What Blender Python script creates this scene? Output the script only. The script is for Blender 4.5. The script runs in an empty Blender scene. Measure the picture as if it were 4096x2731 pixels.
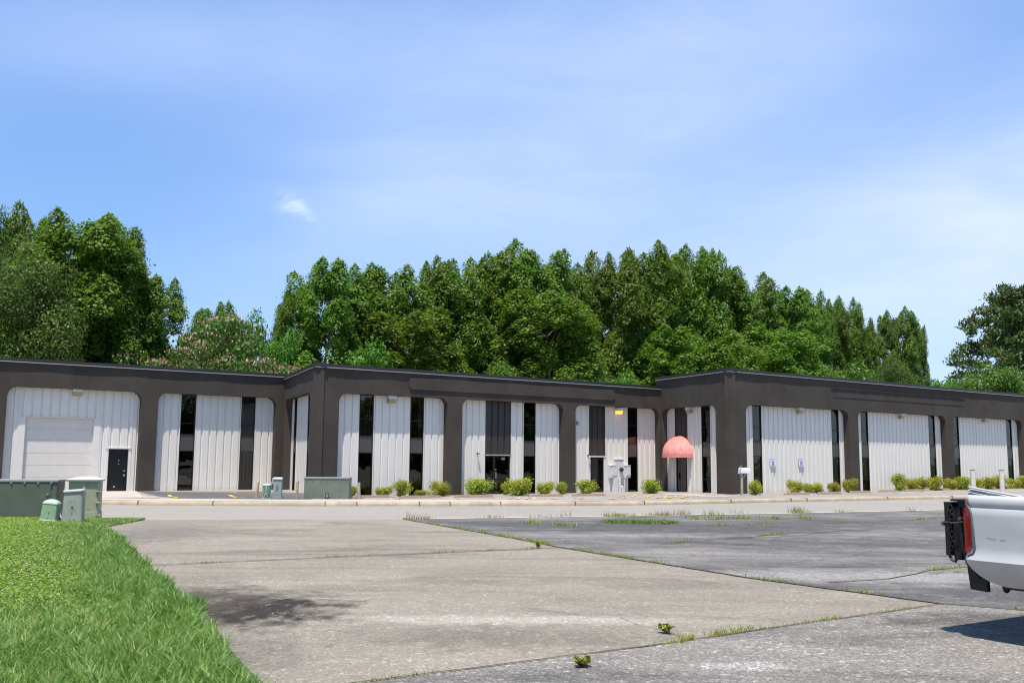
import bpy, bmesh, math, random
import numpy as np
from mathutils import Vector, Matrix, noise as mnoise

random.seed(11)
rng = np.random.default_rng(11)
scene = bpy.context.scene
COL = scene.collection
R = math.radians

# ------------------------------------------------------------------ camera model (photo of 4096 x 2731)
F_PX, PITCH, ROLL, EYE = 3858.2, 0.120512, 0.007891, 1.65
YAW = 0.6178
NV = np.array([-math.sin(YAW), math.cos(YAW)])     # into the building
UV = np.array([math.cos(YAW), math.sin(YAW)])      # along the building front


def ray(px, py):
    X = px - 2048.0
    Y = py - 1365.5
    a = X * math.cos(ROLL) + Y * math.sin(ROLL)
    b = -X * math.sin(ROLL) + Y * math.cos(ROLL)
    return np.array([a / F_PX, math.cos(PITCH) + b / F_PX * math.sin(PITCH),
                     math.sin(PITCH) - b / F_PX * math.cos(PITCH)])


# ------------------------------------------------------------------ terrain
KX = [-80, -40, -15.35, -12.5, -9.73, -7.0, -2.35, 1.57, 4.69, 8.26, 12.42, 17.28, 20.66, 24.84, 60, 100]
KY = [39.5, 37.4, 36.57, 36.41, 36.5, 36.83, 37.88, 39.03, 40.1, 42.65, 45.91, 49.4, 51.9, 54.9, 80, 108]


def yk(x):
    return float(np.interp(x, KX, KY))


def g0(x, y):
    return -0.0115 * max(0.0, min(y - 20.0, 40.0))


def sstep(t):
    t = max(0.0, min(1.0, t))
    return t * t * (3 - 2 * t)


def zfloor(x):
    return float(np.interp(x, [-12, -8, 8, 14], [-0.25, -0.35, -0.35, -0.26]))


def gfar(x, y):
    t = y - yk(x)
    top = g0(x, yk(x)) + 0.15
    return top + (zfloor(x) - top) * sstep((t - 2.6) / 7.0)


def gz(x, y):
    return g0(x, y) if y < yk(x) else gfar(x, y)


def G(px, py):
    """Point of the real ground seen at a place of the photograph."""
    v = ray(px, py)
    t = 5.0
    while t < 140:
        P = v * t
        if P[2] + EYE <= gz(P[0], P[1]):
            break
        t += 0.25
    lo, hi = t - 0.25, t
    for _ in range(24):
        m = (lo + hi) / 2
        P = v * m
        if P[2] + EYE <= gz(P[0], P[1]):
            hi = m
        else:
            lo = m
    P = v * hi
    return float(P[0]), float(P[1])


# ------------------------------------------------------------------ materials
def new_mat(name):
    m = bpy.data.materials.new(name)
    m.use_nodes = True
    nt = m.node_tree
    nt.nodes.clear()
    out = nt.nodes.new('ShaderNodeOutputMaterial')
    b = nt.nodes.new('ShaderNodeBsdfPrincipled')
    nt.links.new(b.outputs[0], out.inputs[0])
    return m, nt, b, out


def N(nt, t, **kw):
    n = nt.nodes.new(t)
    for k, v in kw.items():
        if k.startswith('i_'):
            n.inputs[k[2:].replace('_', ' ')].default_value = v
        else:
            setattr(n, k, v)
    return n


def L(nt, a, b):
    nt.links.new(a, b)


def math_n(nt, op, a, b=None, clamp=False):
    n = nt.nodes.new('ShaderNodeMath')
    n.operation = op
    n.use_clamp = clamp
    for i, v in enumerate((a, b)):
        if v is None:
            continue
        if isinstance(v, (int, float)):
            n.inputs[i].default_value = v
        else:
            nt.links.new(v, n.inputs[i])
    return n.outputs[0]


def mixc(nt, f, a, b, blend='MIX'):
    n = nt.nodes.new('ShaderNodeMix')
    n.data_type = 'RGBA'
    n.blend_type = blend
    if isinstance(f, (int, float)):
        n.inputs[0].default_value = f
    else:
        nt.links.new(f, n.inputs[0])
    for i, v in ((6, a), (7, b)):
        if isinstance(v, tuple):
            n.inputs[i].default_value = v if len(v) == 4 else (*v, 1)
        else:
            nt.links.new(v, n.inputs[i])
    return n.outputs[2]


def ramp(nt, fac, stops):
    n = nt.nodes.new('ShaderNodeValToRGB')
    el = n.color_ramp.elements
    while len(el) > 1:
        el.remove(el[-1])
    for i, (p, c) in enumerate(stops):
        e = el[0] if i == 0 else el.new(p)
        e.position = p
        e.color = (c, c, c, 1) if isinstance(c, (int, float)) else (*c, 1)
    nt.links.new(fac, n.inputs[0])
    return n.outputs[0]


def noise(nt, vec, scale, detail=4, rough=0.55, dist=0.0):
    n = nt.nodes.new('ShaderNodeTexNoise')
    n.inputs['Scale'].default_value = scale
    n.inputs['Detail'].default_value = detail
    n.inputs['Roughness'].default_value = rough
    n.inputs['Distortion'].default_value = dist
    if vec is not None:
        nt.links.new(vec, n.inputs['Vector'])
    return n.outputs['Fac']


def geo_pos(nt):
    return nt.nodes.new('ShaderNodeNewGeometry').outputs['Position']


def obj_pos(nt):
    return nt.nodes.new('ShaderNodeTexCoord').outputs['Object']


def mapping(nt, vec, scale=(1, 1, 1), rot=(0, 0, 0), loc=(0, 0, 0)):
    n = nt.nodes.new('ShaderNodeMapping')
    n.inputs['Scale'].default_value = scale
    n.inputs['Rotation'].default_value = rot
    n.inputs['Location'].default_value = loc
    nt.links.new(vec, n.inputs['Vector'])
    return n.outputs[0]


def bump(nt, b, h, strength=0.3, dist=0.02):
    n = nt.nodes.new('ShaderNodeBump')
    n.inputs['Strength'].default_value = strength
    n.inputs['Distance'].default_value = dist
    nt.links.new(h, n.inputs['Height'])
    nt.links.new(n.outputs[0], b.inputs['Normal'])


def simple(name, col, rough=0.5, metal=0.0, var=0.12, scale=3.0, spec=0.5, bmp=0.0, bscale=40, dirt=None):
    m, nt, b, out = new_mat(name)
    p = obj_pos(nt)
    f = noise(nt, p, scale, 5, 0.6)
    lo = tuple(max(0, c * (1 - var)) for c in col)
    hi = tuple(min(1, c * (1 + var)) for c in col)
    c = mixc(nt, ramp(nt, f, [(0.3, 0), (0.7, 1)]), lo, hi)
    if dirt:
        d = noise(nt, p, dirt[1], 6, 0.65)
        c = mixc(nt, ramp(nt, d, [(dirt[2], 0), (dirt[2] + 0.14, 1)]), c, dirt[0])
    L(nt, c, b.inputs['Base Color'])
    b.inputs['Roughness'].default_value = rough
    b.inputs['Metallic'].default_value = metal
    b.inputs['Specular IOR Level'].default_value = spec
    if bmp:
        bump(nt, b, noise(nt, p, bscale, 4, 0.6), bmp, 0.01)
    return m


def pavement(name, dark, light, blotch, rot, contrast=1.0, speck=0.5, extra=None, crackle=0.0):
    """Weathered asphalt: exposed aggregate, worn streaks and large blotches."""
    m, nt, b, out = new_mat(name)
    p = geo_pos(nt)
    big = noise(nt, p, 0.16, 5, 0.6, 0.6)
    mid = noise(nt, p, 0.9, 6, 0.65, 0.4)
    st = noise(nt, mapping(nt, p, (0.3, 1.3, 1), (0, 0, rot)), 1.0, 6, 0.66, 1.2)
    s = math_n(nt, 'ADD', math_n(nt, 'MULTIPLY', big, 0.42), math_n(nt, 'MULTIPLY', st, 0.38))
    s = math_n(nt, 'ADD', s, math_n(nt, 'MULTIPLY', mid, 0.2))
    w = 0.13 / contrast
    c = mixc(nt, ramp(nt, s, [(0.5 - w, 0), (0.5 + w, 1)]), dark, light)
    blot = noise(nt, mapping(nt, p, (0.35, 1, 1), (0, 0, rot), (7, 3, 0)), 0.55, 7, 0.68, 1.0)
    c = mixc(nt, ramp(nt, blot, [(0.53, 0), (0.66, 0.8)]), c, blotch)
    if extra:
        for (cx, cy, rx, ry, a, col, amt) in extra:
            q = mapping(nt, p, (1 / rx, 1 / ry, 1), (0, 0, 0), (0, 0, 0))
            q = mapping(nt, p, (1, 1, 0), (0, 0, 0), (-cx, -cy, 0))
            q = mapping(nt, q, (1 / rx, 1 / ry, 0), (0, 0, a))
            ln = nt.nodes.new('ShaderNodeVectorMath')
            ln.operation = 'LENGTH'
            L(nt, q, ln.inputs[0])
            nn = noise(nt, p, 2.2 / max(0.6, min(rx, ry)) ** 0.5, 9, 0.7, 0.5)
            n3 = noise(nt, mapping(nt, p, (1, 0.5, 1), (0, 0, 0.5), (cx, 0, 0)), 4.0, 8, 0.72, 0.2)
            d = math_n(nt, 'ADD', ln.outputs['Value'], math_n(nt, 'MULTIPLY', math_n(nt, 'SUBTRACT', nn, 0.5), 2.3))
            mk = math_n(nt, 'MULTIPLY', ramp(nt, d, [(0.4, amt), (1.05, 0)]), ramp(nt, n3, [(0.36, 0.3), (0.47, 1.0)]))
            c = mixc(nt, mk, c, col)
    # aggregate: pale stones in a darker binder, two sizes
    v = nt.nodes.new('ShaderNodeTexVoronoi')
    v.inputs['Scale'].default_value = 62
    L(nt, p, v.inputs['Vector'])
    sep = nt.nodes.new('ShaderNodeSeparateColor')
    L(nt, v.outputs['Color'], sep.inputs[0])
    fine = ramp(nt, sep.outputs[0], [(0.0, 0.62), (0.55, 0.95), (0.82, 1.25), (0.97, 1.9)])
    v2 = nt.nodes.new('ShaderNodeTexVoronoi')
    v2.inputs['Scale'].default_value = 24
    L(nt, p, v2.inputs['Vector'])
    sep2 = nt.nodes.new('ShaderNodeSeparateColor')
    L(nt, v2.outputs['Color'], sep2.inputs[0])
    co = ramp(nt, sep2.outputs[1], [(0.0, 0.82), (0.8, 1.02), (0.93, 1.12), (0.985, 1.7)])
    agg = mixc(nt, 1.0, fine, co, 'MULTIPLY')
    c = mixc(nt, speck, c, mixc(nt, 1.0, c, agg, 'MULTIPLY'))
    if crackle:
        v3 = nt.nodes.new('ShaderNodeTexVoronoi')
        v3.feature = 'DISTANCE_TO_EDGE'
        v3.inputs['Scale'].default_value = 0.45
        wob = nt.nodes.new('ShaderNodeVectorMath')
        wob.operation = 'ADD'
        nz = nt.nodes.new('ShaderNodeTexNoise')
        nz.inputs['Scale'].default_value = 1.3
        nz.inputs['Detail'].default_value = 5
        L(nt, p, nz.inputs['Vector'])
        L(nt, p, wob.inputs[0])
        L(nt, nz.outputs['Color'], wob.inputs[1])
        L(nt, wob.outputs[0], v3.inputs['Vector'])
        c = mixc(nt, ramp(nt, v3.outputs['Distance'], [(0.0, crackle), (0.012, 0)]), c, (0.03, 0.028, 0.024))
    L(nt, c, b.inputs['Base Color'])
    b.inputs['Roughness'].default_value = 0.9
    b.inputs['Specular IOR Level'].default_value = 0.25
    bump(nt, b, sep.outputs[0], 0.35, 0.006)
    return m


def leaf_mat(name, c_lo, c_hi, trans, tr_amt=0.3, rough=0.45, spec=0.35, odd=None):
    m, nt, b, out = new_mat(name)
    at = nt.nodes.new('ShaderNodeAttribute')
    at.attribute_name = 'tint'
    f = at.outputs['Fac']
    c = mixc(nt, f, c_lo, c_hi)
    if odd:
        c = mixc(nt, ramp(nt, f, [(odd[1], 0), (odd[1] + 0.03, 1)]), c, odd[0])
    oi = nt.nodes.new('ShaderNodeObjectInfo')
    h = nt.nodes.new('ShaderNodeHueSaturation')
    L(nt, c, h.inputs['Color'])
    L(nt, math_n(nt, 'ADD', math_n(nt, 'MULTIPLY', oi.outputs['Random'], 0.03), 0.485), h.inputs['Hue'])
    L(nt, math_n(nt, 'ADD', math_n(nt, 'MULTIPLY', oi.outputs['Random'], 0.3), 0.85), h.inputs['Value'])
    L(nt, h.outputs[0], b.inputs['Base Color'])
    b.inputs['Roughness'].default_value = rough
    b.inputs['Specular IOR Level'].default_value = spec
    t = nt.nodes.new('ShaderNodeBsdfTranslucent')
    L(nt, mixc(nt, 1.0, h.outputs[0], (*trans, 1), 'MULTIPLY'), t.inputs['Color'])
    mx = nt.nodes.new('ShaderNodeMixShader')
    mx.inputs[0].default_value = tr_amt
    L(nt, b.outputs[0], mx.inputs[1])
    L(nt, t.outputs[0], mx.inputs[2])
    L(nt, mx.outputs[0], out.inputs[0])
    return m


def stucco_mat():
    m, nt, b, out = new_mat('dark_stucco')
    p = geo_pos(nt)
    a = noise(nt, p, 0.55, 5, 0.6, 0.5)
    f = noise(nt, mapping(nt, p, (1.2, 1.2, 0.35)), 1.6, 5, 0.6)
    c = mixc(nt, ramp(nt, a, [(0.34, 0), (0.66, 1)]), (0.049, 0.0395, 0.032), (0.068, 0.056, 0.0455))
    c = mixc(nt, ramp(nt, f, [(0.45, 0), (0.75, 0.6)]), c, (0.072, 0.060, 0.049))
    g = noise(nt, p, 14, 5, 0.7)
    c = mixc(nt, 0.35, c, mixc(nt, 1.0, c, ramp(nt, g, [(0.25, 0.6), (0.75, 1.4)]), 'MULTIPLY'))
    L(nt, c, b.inputs['Base Color'])
    b.inputs['Roughness'].default_value = 0.85
    b.inputs['Specular IOR Level'].default_value = 0.3
    bump(nt, b, noise(nt, p, 22, 6, 0.7), 0.5, 0.012)
    return m


def panel_mat(name, col, streak):
    m, nt, b, out = new_mat(name)
    p = geo_pos(nt)
    f = noise(nt, mapping(nt, p, (3.0, 3.0, 0.22)), 1.3, 5, 0.6)
    c = mixc(nt, ramp(nt, f, [(0.4, 0), (0.75, 0.7)]), col, streak)
    z = nt.nodes.new('ShaderNodeSeparateXYZ')
    L(nt, p, z.inputs[0])
    n2 = noise(nt, mapping(nt, p, (1, 1, 0.4)), 2.5, 6, 0.7)
    low = math_n(nt, 'SUBTRACT', math_n(nt, 'MULTIPLY', n2, 0.9), math_n(nt, 'ADD', z.outputs[2], 0.2))
    c = mixc(nt, ramp(nt, low, [(0.25, 0), (0.7, 0.5)]), c, tuple(k * 0.62 for k in streak))
    L(nt, c, b.inputs['Base Color'])
    b.inputs['Roughness'].default_value = 0.42
    b.inputs['Specular IOR Level'].default_value = 0.45
    return m


def glass_mat():
    m, nt, b, out = new_mat('tinted_glass')
    nt.nodes.remove(b)
    tr = nt.nodes.new('ShaderNodeBsdfTransparent')
    tr.inputs[0].default_value = (0.55, 0.53, 0.5, 1)
    gl = nt.nodes.new('ShaderNodeBsdfGlossy')
    gl.inputs['Roughness'].default_value = 0.015
    gl.inputs['Color'].default_value = (0.75, 0.75, 0.73, 1)
    wob = noise(nt, geo_pos(nt), 0.8, 2, 0.5)
    bp = nt.nodes.new('ShaderNodeBump')
    bp.inputs['Strength'].default_value = 0.08
    bp.inputs['Distance'].default_value = 0.1
    L(nt, wob, bp.inputs['Height'])
    L(nt, bp.outputs[0], gl.inputs['Normal'])
    fr = nt.nodes.new('ShaderNodeFresnel')
    fr.inputs[0].default_value = 1.8
    mx = nt.nodes.new('ShaderNodeMixShader')
    L(nt, fr.outputs[0], mx.inputs[0])
    L(nt, tr.outputs[0], mx.inputs[1])
    L(nt, gl.outputs[0], mx.inputs[2])
    L(nt, mx.outputs[0], out.inputs[0])
    return m


def emit_mat(name, col, s):
    m, nt, b, out = new_mat(name)
    b.inputs['Base Color'].default_value = (*col, 1)
    b.inputs['Emission Color'].default_value = (*col, 1)
    b.inputs['Emission Strength'].default_value = s
    return m


def awning_mat():
    m, nt, b, out = new_mat('faded_awning_fabric')
    p = obj_pos(nt)
    a = noise(nt, mapping(nt, p, (3.5, 3.5, 0.8)), 1.6, 5, 0.65, 0.5)
    c = mixc(nt, ramp(nt, a, [(0.3, 0), (0.7, 1)]), (0.70, 0.19, 0.16), (0.74, 0.37, 0.33))
    z = nt.nodes.new('ShaderNodeSeparateXYZ')
    L(nt, p, z.inputs[0])
    d = math_n(nt, 'ADD', z.outputs[2], math_n(nt, 'MULTIPLY', noise(nt, p, 3, 5, 0.6), 0.5))
    c = mixc(nt, ramp(nt, math_n(nt, 'DIVIDE', d, 2.0), [(0.45, 0), (0.8, 0.7)]), c, (0.68, 0.12, 0.10))
    st = noise(nt, mapping(nt, p, (5, 5, 0.5), (0, 0, 0), (2, 1, 0)), 1.8, 6, 0.7, 1.0)
    c = mixc(nt, ramp(nt, st, [(0.56, 0), (0.62, 0.55), (0.68, 0)]), c, (0.42, 0.06, 0.06))
    L(nt, c, b.inputs['Base Color'])
    b.inputs['Roughness'].default_value = 0.8
    return m


def paint_mat():
    m, nt, b, out = new_mat('silver_white_paint')
    p = obj_pos(nt)
    f = noise(nt, p, 2.2, 5, 0.6)
    c = mixc(nt, ramp(nt, f, [(0.35, 0), (0.7, 1)]), (0.44, 0.43, 0.415), (0.51, 0.50, 0.485))
    q = nt.nodes.new('ShaderNodeSeparateXYZ')
    L(nt, p, q.inputs[0])
    low = math_n(nt, 'SUBTRACT', 0.78, q.outputs[2])
    n2 = noise(nt, p, 5, 6, 0.7)
    dirt = math_n(nt, 'MULTIPLY', ramp(nt, low, [(0.0, 0), (0.3, 1)]), n2)
    c = mixc(nt, dirt, c, (0.30, 0.27, 0.23))
    # rust where the paint has worn at the rear top corner
    e = mapping(nt, p, (1 / 0.05, 0, 1 / 0.085), (0, 0, 0), (-0.055 / 0.05, 0, -1.262 / 0.085))
    ln = nt.nodes.new('ShaderNodeVectorMath')
    ln.operation = 'LENGTH'
    L(nt, e, ln.inputs[0])
    rn = noise(nt, p, 13, 6, 0.7, 0.8)
    rm = math_n(nt, 'ADD', ln.outputs['Value'], math_n(nt, 'MULTIPLY', math_n(nt, 'SUBTRACT', rn, 0.5), 3.4))
    c = mixc(nt, ramp(nt, rm, [(0.25, 1), (0.7, 0)]), c, mixc(nt, noise(nt, p, 45, 4), (0.16, 0.045, 0.016), (0.38, 0.2, 0.1)))
    L(nt, c, b.inputs['Base Color'])
    b.inputs['Metallic'].default_value = 0.1
    b.inputs['Roughness'].default_value = 0.45
    b.inputs['Coat Weight'].default_value = 0.3
    b.inputs['Coat Roughness'].default_value = 0.12
    return m


M = {}
M['stucco'] = stucco_mat()
M['white_panel'] = panel_mat('white_ribbed_metal', (0.755, 0.715, 0.65), (0.68, 0.64, 0.58))
M['dark_panel'] = panel_mat('dark_ribbed_metal', (0.042, 0.035, 0.029), (0.051, 0.044, 0.037))
M['white_trim'] = simple('white_trim', (0.71, 0.675, 0.625), 0.45, var=0.05)
M['white_door'] = simple('white_door_steel', (0.66, 0.615, 0.555), 0.5, var=0.04)
M['spandrel'] = simple('brown_spandrel', (0.075, 0.064, 0.058), 0.35, var=0.1)
M['bronze'] = simple('dark_bronze_frame', (0.018, 0.016, 0.015), 0.35, metal=0.3, var=0.1)
M['black_door'] = simple('black_door_paint', (0.008, 0.008, 0.009), 0.25, var=0.1)
M['coping'] = simple('dark_coping_metal', (0.04, 0.037, 0.036), 0.4, metal=0.2, var=0.1, scale=1.2)
M['coping_lip'] = simple('bare_drip_edge', (0.30, 0.28, 0.26), 0.45, metal=0.4, var=0.1)
M['glass'] = glass_mat()
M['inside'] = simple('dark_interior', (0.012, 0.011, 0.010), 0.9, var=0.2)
M['blind'] = simple('beige_blind_cloth', (0.42, 0.36, 0.27), 0.8, var=0.1)
M['curtain'] = simple('pale_curtain_cloth', (0.5, 0.47, 0.4), 0.8, var=0.1)
M['lamp_body'] = simple('lamp_housing', (0.62, 0.62, 0.63), 0.4, var=0.05)
M['lamp_lens'] = simple('amber_lens', (0.36, 0.28, 0.15), 0.15, var=0.15, scale=14)
M['lamp_lit'] = emit_mat('lit_amber_lens', (1.0, 0.5, 0.08), 0.9)
M['bulb'] = simple('white_bulb_glass', (0.85, 0.85, 0.85), 0.1, var=0.02)
M['bronze_lamp'] = simple('bronze_lamp_metal', (0.12, 0.08, 0.05), 0.4, metal=0.6)
M['steel'] = simple('bright_steel', (0.6, 0.6, 0.6), 0.3, metal=0.9)
M['awning'] = awning_mat()
M['elec'] = simple('painted_box_metal', (0.64, 0.635, 0.625), 0.5, var=0.04)
M['meter'] = simple('dark_meter_glass', (0.05, 0.04, 0.035), 0.1, var=0.3, scale=20)
M['kerb'] = simple('kerb_concrete', (0.36, 0.295, 0.205), 0.9, var=0.22, scale=1.4, bmp=0.4, bscale=30, dirt=((0.25, 0.2, 0.15), 2.2, 0.56))
M['walk'] = simple('pale_concrete', (0.40, 0.355, 0.30), 0.9, var=0.1, scale=0.9, bmp=0.2)
M['stop'] = simple('wheel_stop_concrete', (0.27, 0.205, 0.145), 0.9, var=0.14, scale=5, bmp=0.3)
M['yellow'] = simple('yellow_road_paint', (0.58, 0.39, 0.04), 0.7, var=0.18, scale=6, dirt=((0.3, 0.27, 0.2), 9, 0.6))
M['yellow_worn'] = simple('worn_yellow_road_paint', (0.52, 0.4, 0.17), 0.8, var=0.2, scale=6, dirt=((0.3, 0.29, 0.27), 7, 0.48))
M['joint'] = simple('joint_dirt', (0.075, 0.058, 0.035), 1.0, var=0.4, scale=12)
M['joint_pale'] = simple('pale_gutter', (0.48, 0.43, 0.36), 0.9, var=0.2, scale=3)
M['tgreen'] = simple('transformer_green', (0.098, 0.113, 0.080), 0.5, var=0.12, scale=2.5, dirt=((0.08, 0.085, 0.06), 3, 0.6))
M['tgreen_edge'] = simple('transformer_edge', (0.24, 0.27, 0.23), 0.5, var=0.1)
M['pedgreen'] = simple('pale_green_plastic', (0.27, 0.39, 0.235), 0.55, var=0.08, dirt=((0.2, 0.27, 0.17), 4, 0.6))
M['pedgray'] = simple('grey_green_plastic', (0.31, 0.325, 0.265), 0.6, var=0.1, scale=3, dirt=((0.2, 0.19, 0.16), 5, 0.6))
M['cabgreen'] = simple('weathered_cabinet_green', (0.34, 0.345, 0.225), 0.6, var=0.12, scale=2, dirt=((0.2, 0.17, 0.11), 3.5, 0.58))
M['mint'] = simple('mint_pedestal', (0.34, 0.46, 0.35), 0.6, var=0.06)
M['cablegray'] = simple('cabinet_grey_green', (0.3, 0.36, 0.33), 0.5, var=0.06)
M['bolt'] = simple('zinc_bolt', (0.6, 0.6, 0.58), 0.3, metal=0.8)
M['wood'] = simple('weathered_post_wood', (0.48, 0.35, 0.21), 0.85, var=0.25, scale=5, bmp=0.4)
M['wood_gray'] = simple('grey_post_wood', (0.36, 0.32, 0.26), 0.9, var=0.25, scale=5, bmp=0.4)
M['bollard'] = simple('chipped_white_paint', (0.64, 0.60, 0.53), 0.6, var=0.1, scale=3, dirt=((0.27, 0.12, 0.05), 5, 0.6))
M['rust'] = simple('rust_cap', (0.22, 0.10, 0.05), 0.9, var=0.4, scale=9)
M['mail'] = simple('white_mailbox_paint', (0.75, 0.75, 0.78), 0.35, var=0.03)
M['sign_white'] = simple('sign_white', (0.78, 0.8, 0.85), 0.4, var=0.02)
M['sign_blue'] = simple('sign_blue', (0.02, 0.08, 0.36), 0.4, var=0.05)
M['ink'] = simple('sign_ink', (0.22, 0.25, 0.5), 0.5, var=0.05)
M['dark_ink'] = simple('dark_ink', (0.06, 0.07, 0.08), 0.5, var=0.05)
M['can_blue'] = simple('blue_can', (0.05, 0.07, 0.42), 0.35, var=0.1)
M['can_white'] = simple('can_label_white', (0.7, 0.72, 0.78), 0.4, var=0.05)
M['orange_label'] = simple('orange_label', (0.5, 0.36, 0.12), 0.5)
M['gas'] = simple('gas_meter_grey', (0.34, 0.36, 0.36), 0.5, var=0.15)
M['pipe_dark'] = simple('dark_pipe', (0.05, 0.045, 0.04), 0.6)
M['paint'] = paint_mat()
M['black_steel'] = simple('black_rusty_steel', (0.014, 0.013, 0.0125), 0.5, metal=0.3, var=0.3, scale=8, dirt=((0.07, 0.028, 0.015), 9, 0.62))
M['chain'] = simple('rusty_chain', (0.035, 0.02, 0.015), 0.6, metal=0.5, var=0.4, scale=20)
M['latch_metal'] = simple('worn_latch_metal', (0.16, 0.14, 0.13), 0.35, metal=0.7, var=0.3, scale=20)
M['red_lens'] = simple('red_tail_lens', (0.20, 0.004, 0.006), 0.12, var=0.25, scale=6)
M['lens_trim'] = simple('grey_lamp_trim', (0.09, 0.095, 0.10), 0.45)
M['tyre'] = simple('tyre_rubber', (0.02, 0.02, 0.02), 0.85, var=0.2)
M['rim'] = simple('alloy_rim', (0.45, 0.45, 0.46), 0.35, metal=0.8)
M['bed_liner'] = simple('bed_liner', (0.03, 0.03, 0.03), 0.8)
M['conduit'] = simple('pale_conduit', (0.46, 0.46, 0.46), 0.45, metal=0.2, var=0.06)
M['bark'] = simple('tree_bark', (0.085, 0.07, 0.055), 0.95, var=0.35, scale=2, bmp=0.6, bscale=12)
M['bark_pale'] = simple('pale_tree_bark', (0.16, 0.14, 0.115), 0.95, var=0.35, scale=2, bmp=0.6, bscale=12)
M['leaf_gum'] = leaf_mat('gum_leaf', (0.066, 0.13, 0.012), (0.165, 0.25, 0.03), (1.3, 1.5, 0.6), 0.36, spec=0.22)
M['leaf_oak'] = leaf_mat('oak_leaf', (0.06, 0.105, 0.02), (0.125, 0.18, 0.042), (1.3, 1.5, 0.6), 0.34, spec=0.22)
M['leaf_light'] = leaf_mat('bright_leaf', (0.068, 0.16, 0.016), (0.13, 0.25, 0.035), (1.4, 1.6, 0.6), 0.35)
M['leaf_mimosa'] = leaf_mat('mimosa_leaf', (0.055, 0.12, 0.018), (0.115, 0.2, 0.04), (1.3, 1.5, 0.6), 0.3)
M['flower_pink'] = leaf_mat('mimosa_flower', (0.55, 0.27, 0.2), (0.72, 0.42, 0.33), (1, 0.9, 0.9), 0.3)
M['leaf_pine'] = leaf_mat('pine_needles', (0.06, 0.10, 0.024), (0.135, 0.175, 0.045), (1.1, 1.3, 0.7), 0.15)
M['leaf_bush'] = leaf_mat('golden_bush_leaf', (0.17, 0.21, 0.016), (0.48, 0.44, 0.05), (1.3, 1.4, 0.5), 0.25, odd=((0.36, 0.17, 0.05), 0.93))
M['leaf_bush_green'] = leaf_mat('green_bush_leaf', (0.15, 0.21, 0.018), (0.42, 0.43, 0.045), (1.3, 1.4, 0.5), 0.25)
M['grass_blade'] = leaf_mat('grass_blade', (0.092, 0.18, 0.028), (0.29, 0.40, 0.115), (1.2, 1.4, 0.6), 0.3, rough=0.45, spec=0.3, odd=((0.42, 0.34, 0.15), 0.95))
M['clover'] = leaf_mat('clover_leaf', (0.125, 0.235, 0.022), (0.27, 0.41, 0.06), (1.2, 1.4, 0.6), 0.25)
M['clover_flower'] = leaf_mat('clover_flower', (0.6, 0.55, 0.45), (0.8, 0.78, 0.7), (1, 1, 1), 0.2)
M['dry_weed'] = leaf_mat('dry_weed', (0.22, 0.13, 0.06), (0.36, 0.25, 0.13), (1, 1, 0.8), 0.2)
M['weed'] = leaf_mat('weed_leaf', (0.15, 0.17, 0.02), (0.33, 0.34, 0.06), (1.2, 1.3, 0.6), 0.25)
M['soil'] = simple('lawn_soil', (0.05, 0.075, 0.022), 1.0, var=0.4, scale=3)
M['field'] = simple('rough_field_grass', (0.06, 0.10, 0.025), 1.0, var=0.4, scale=0.3)


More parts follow.
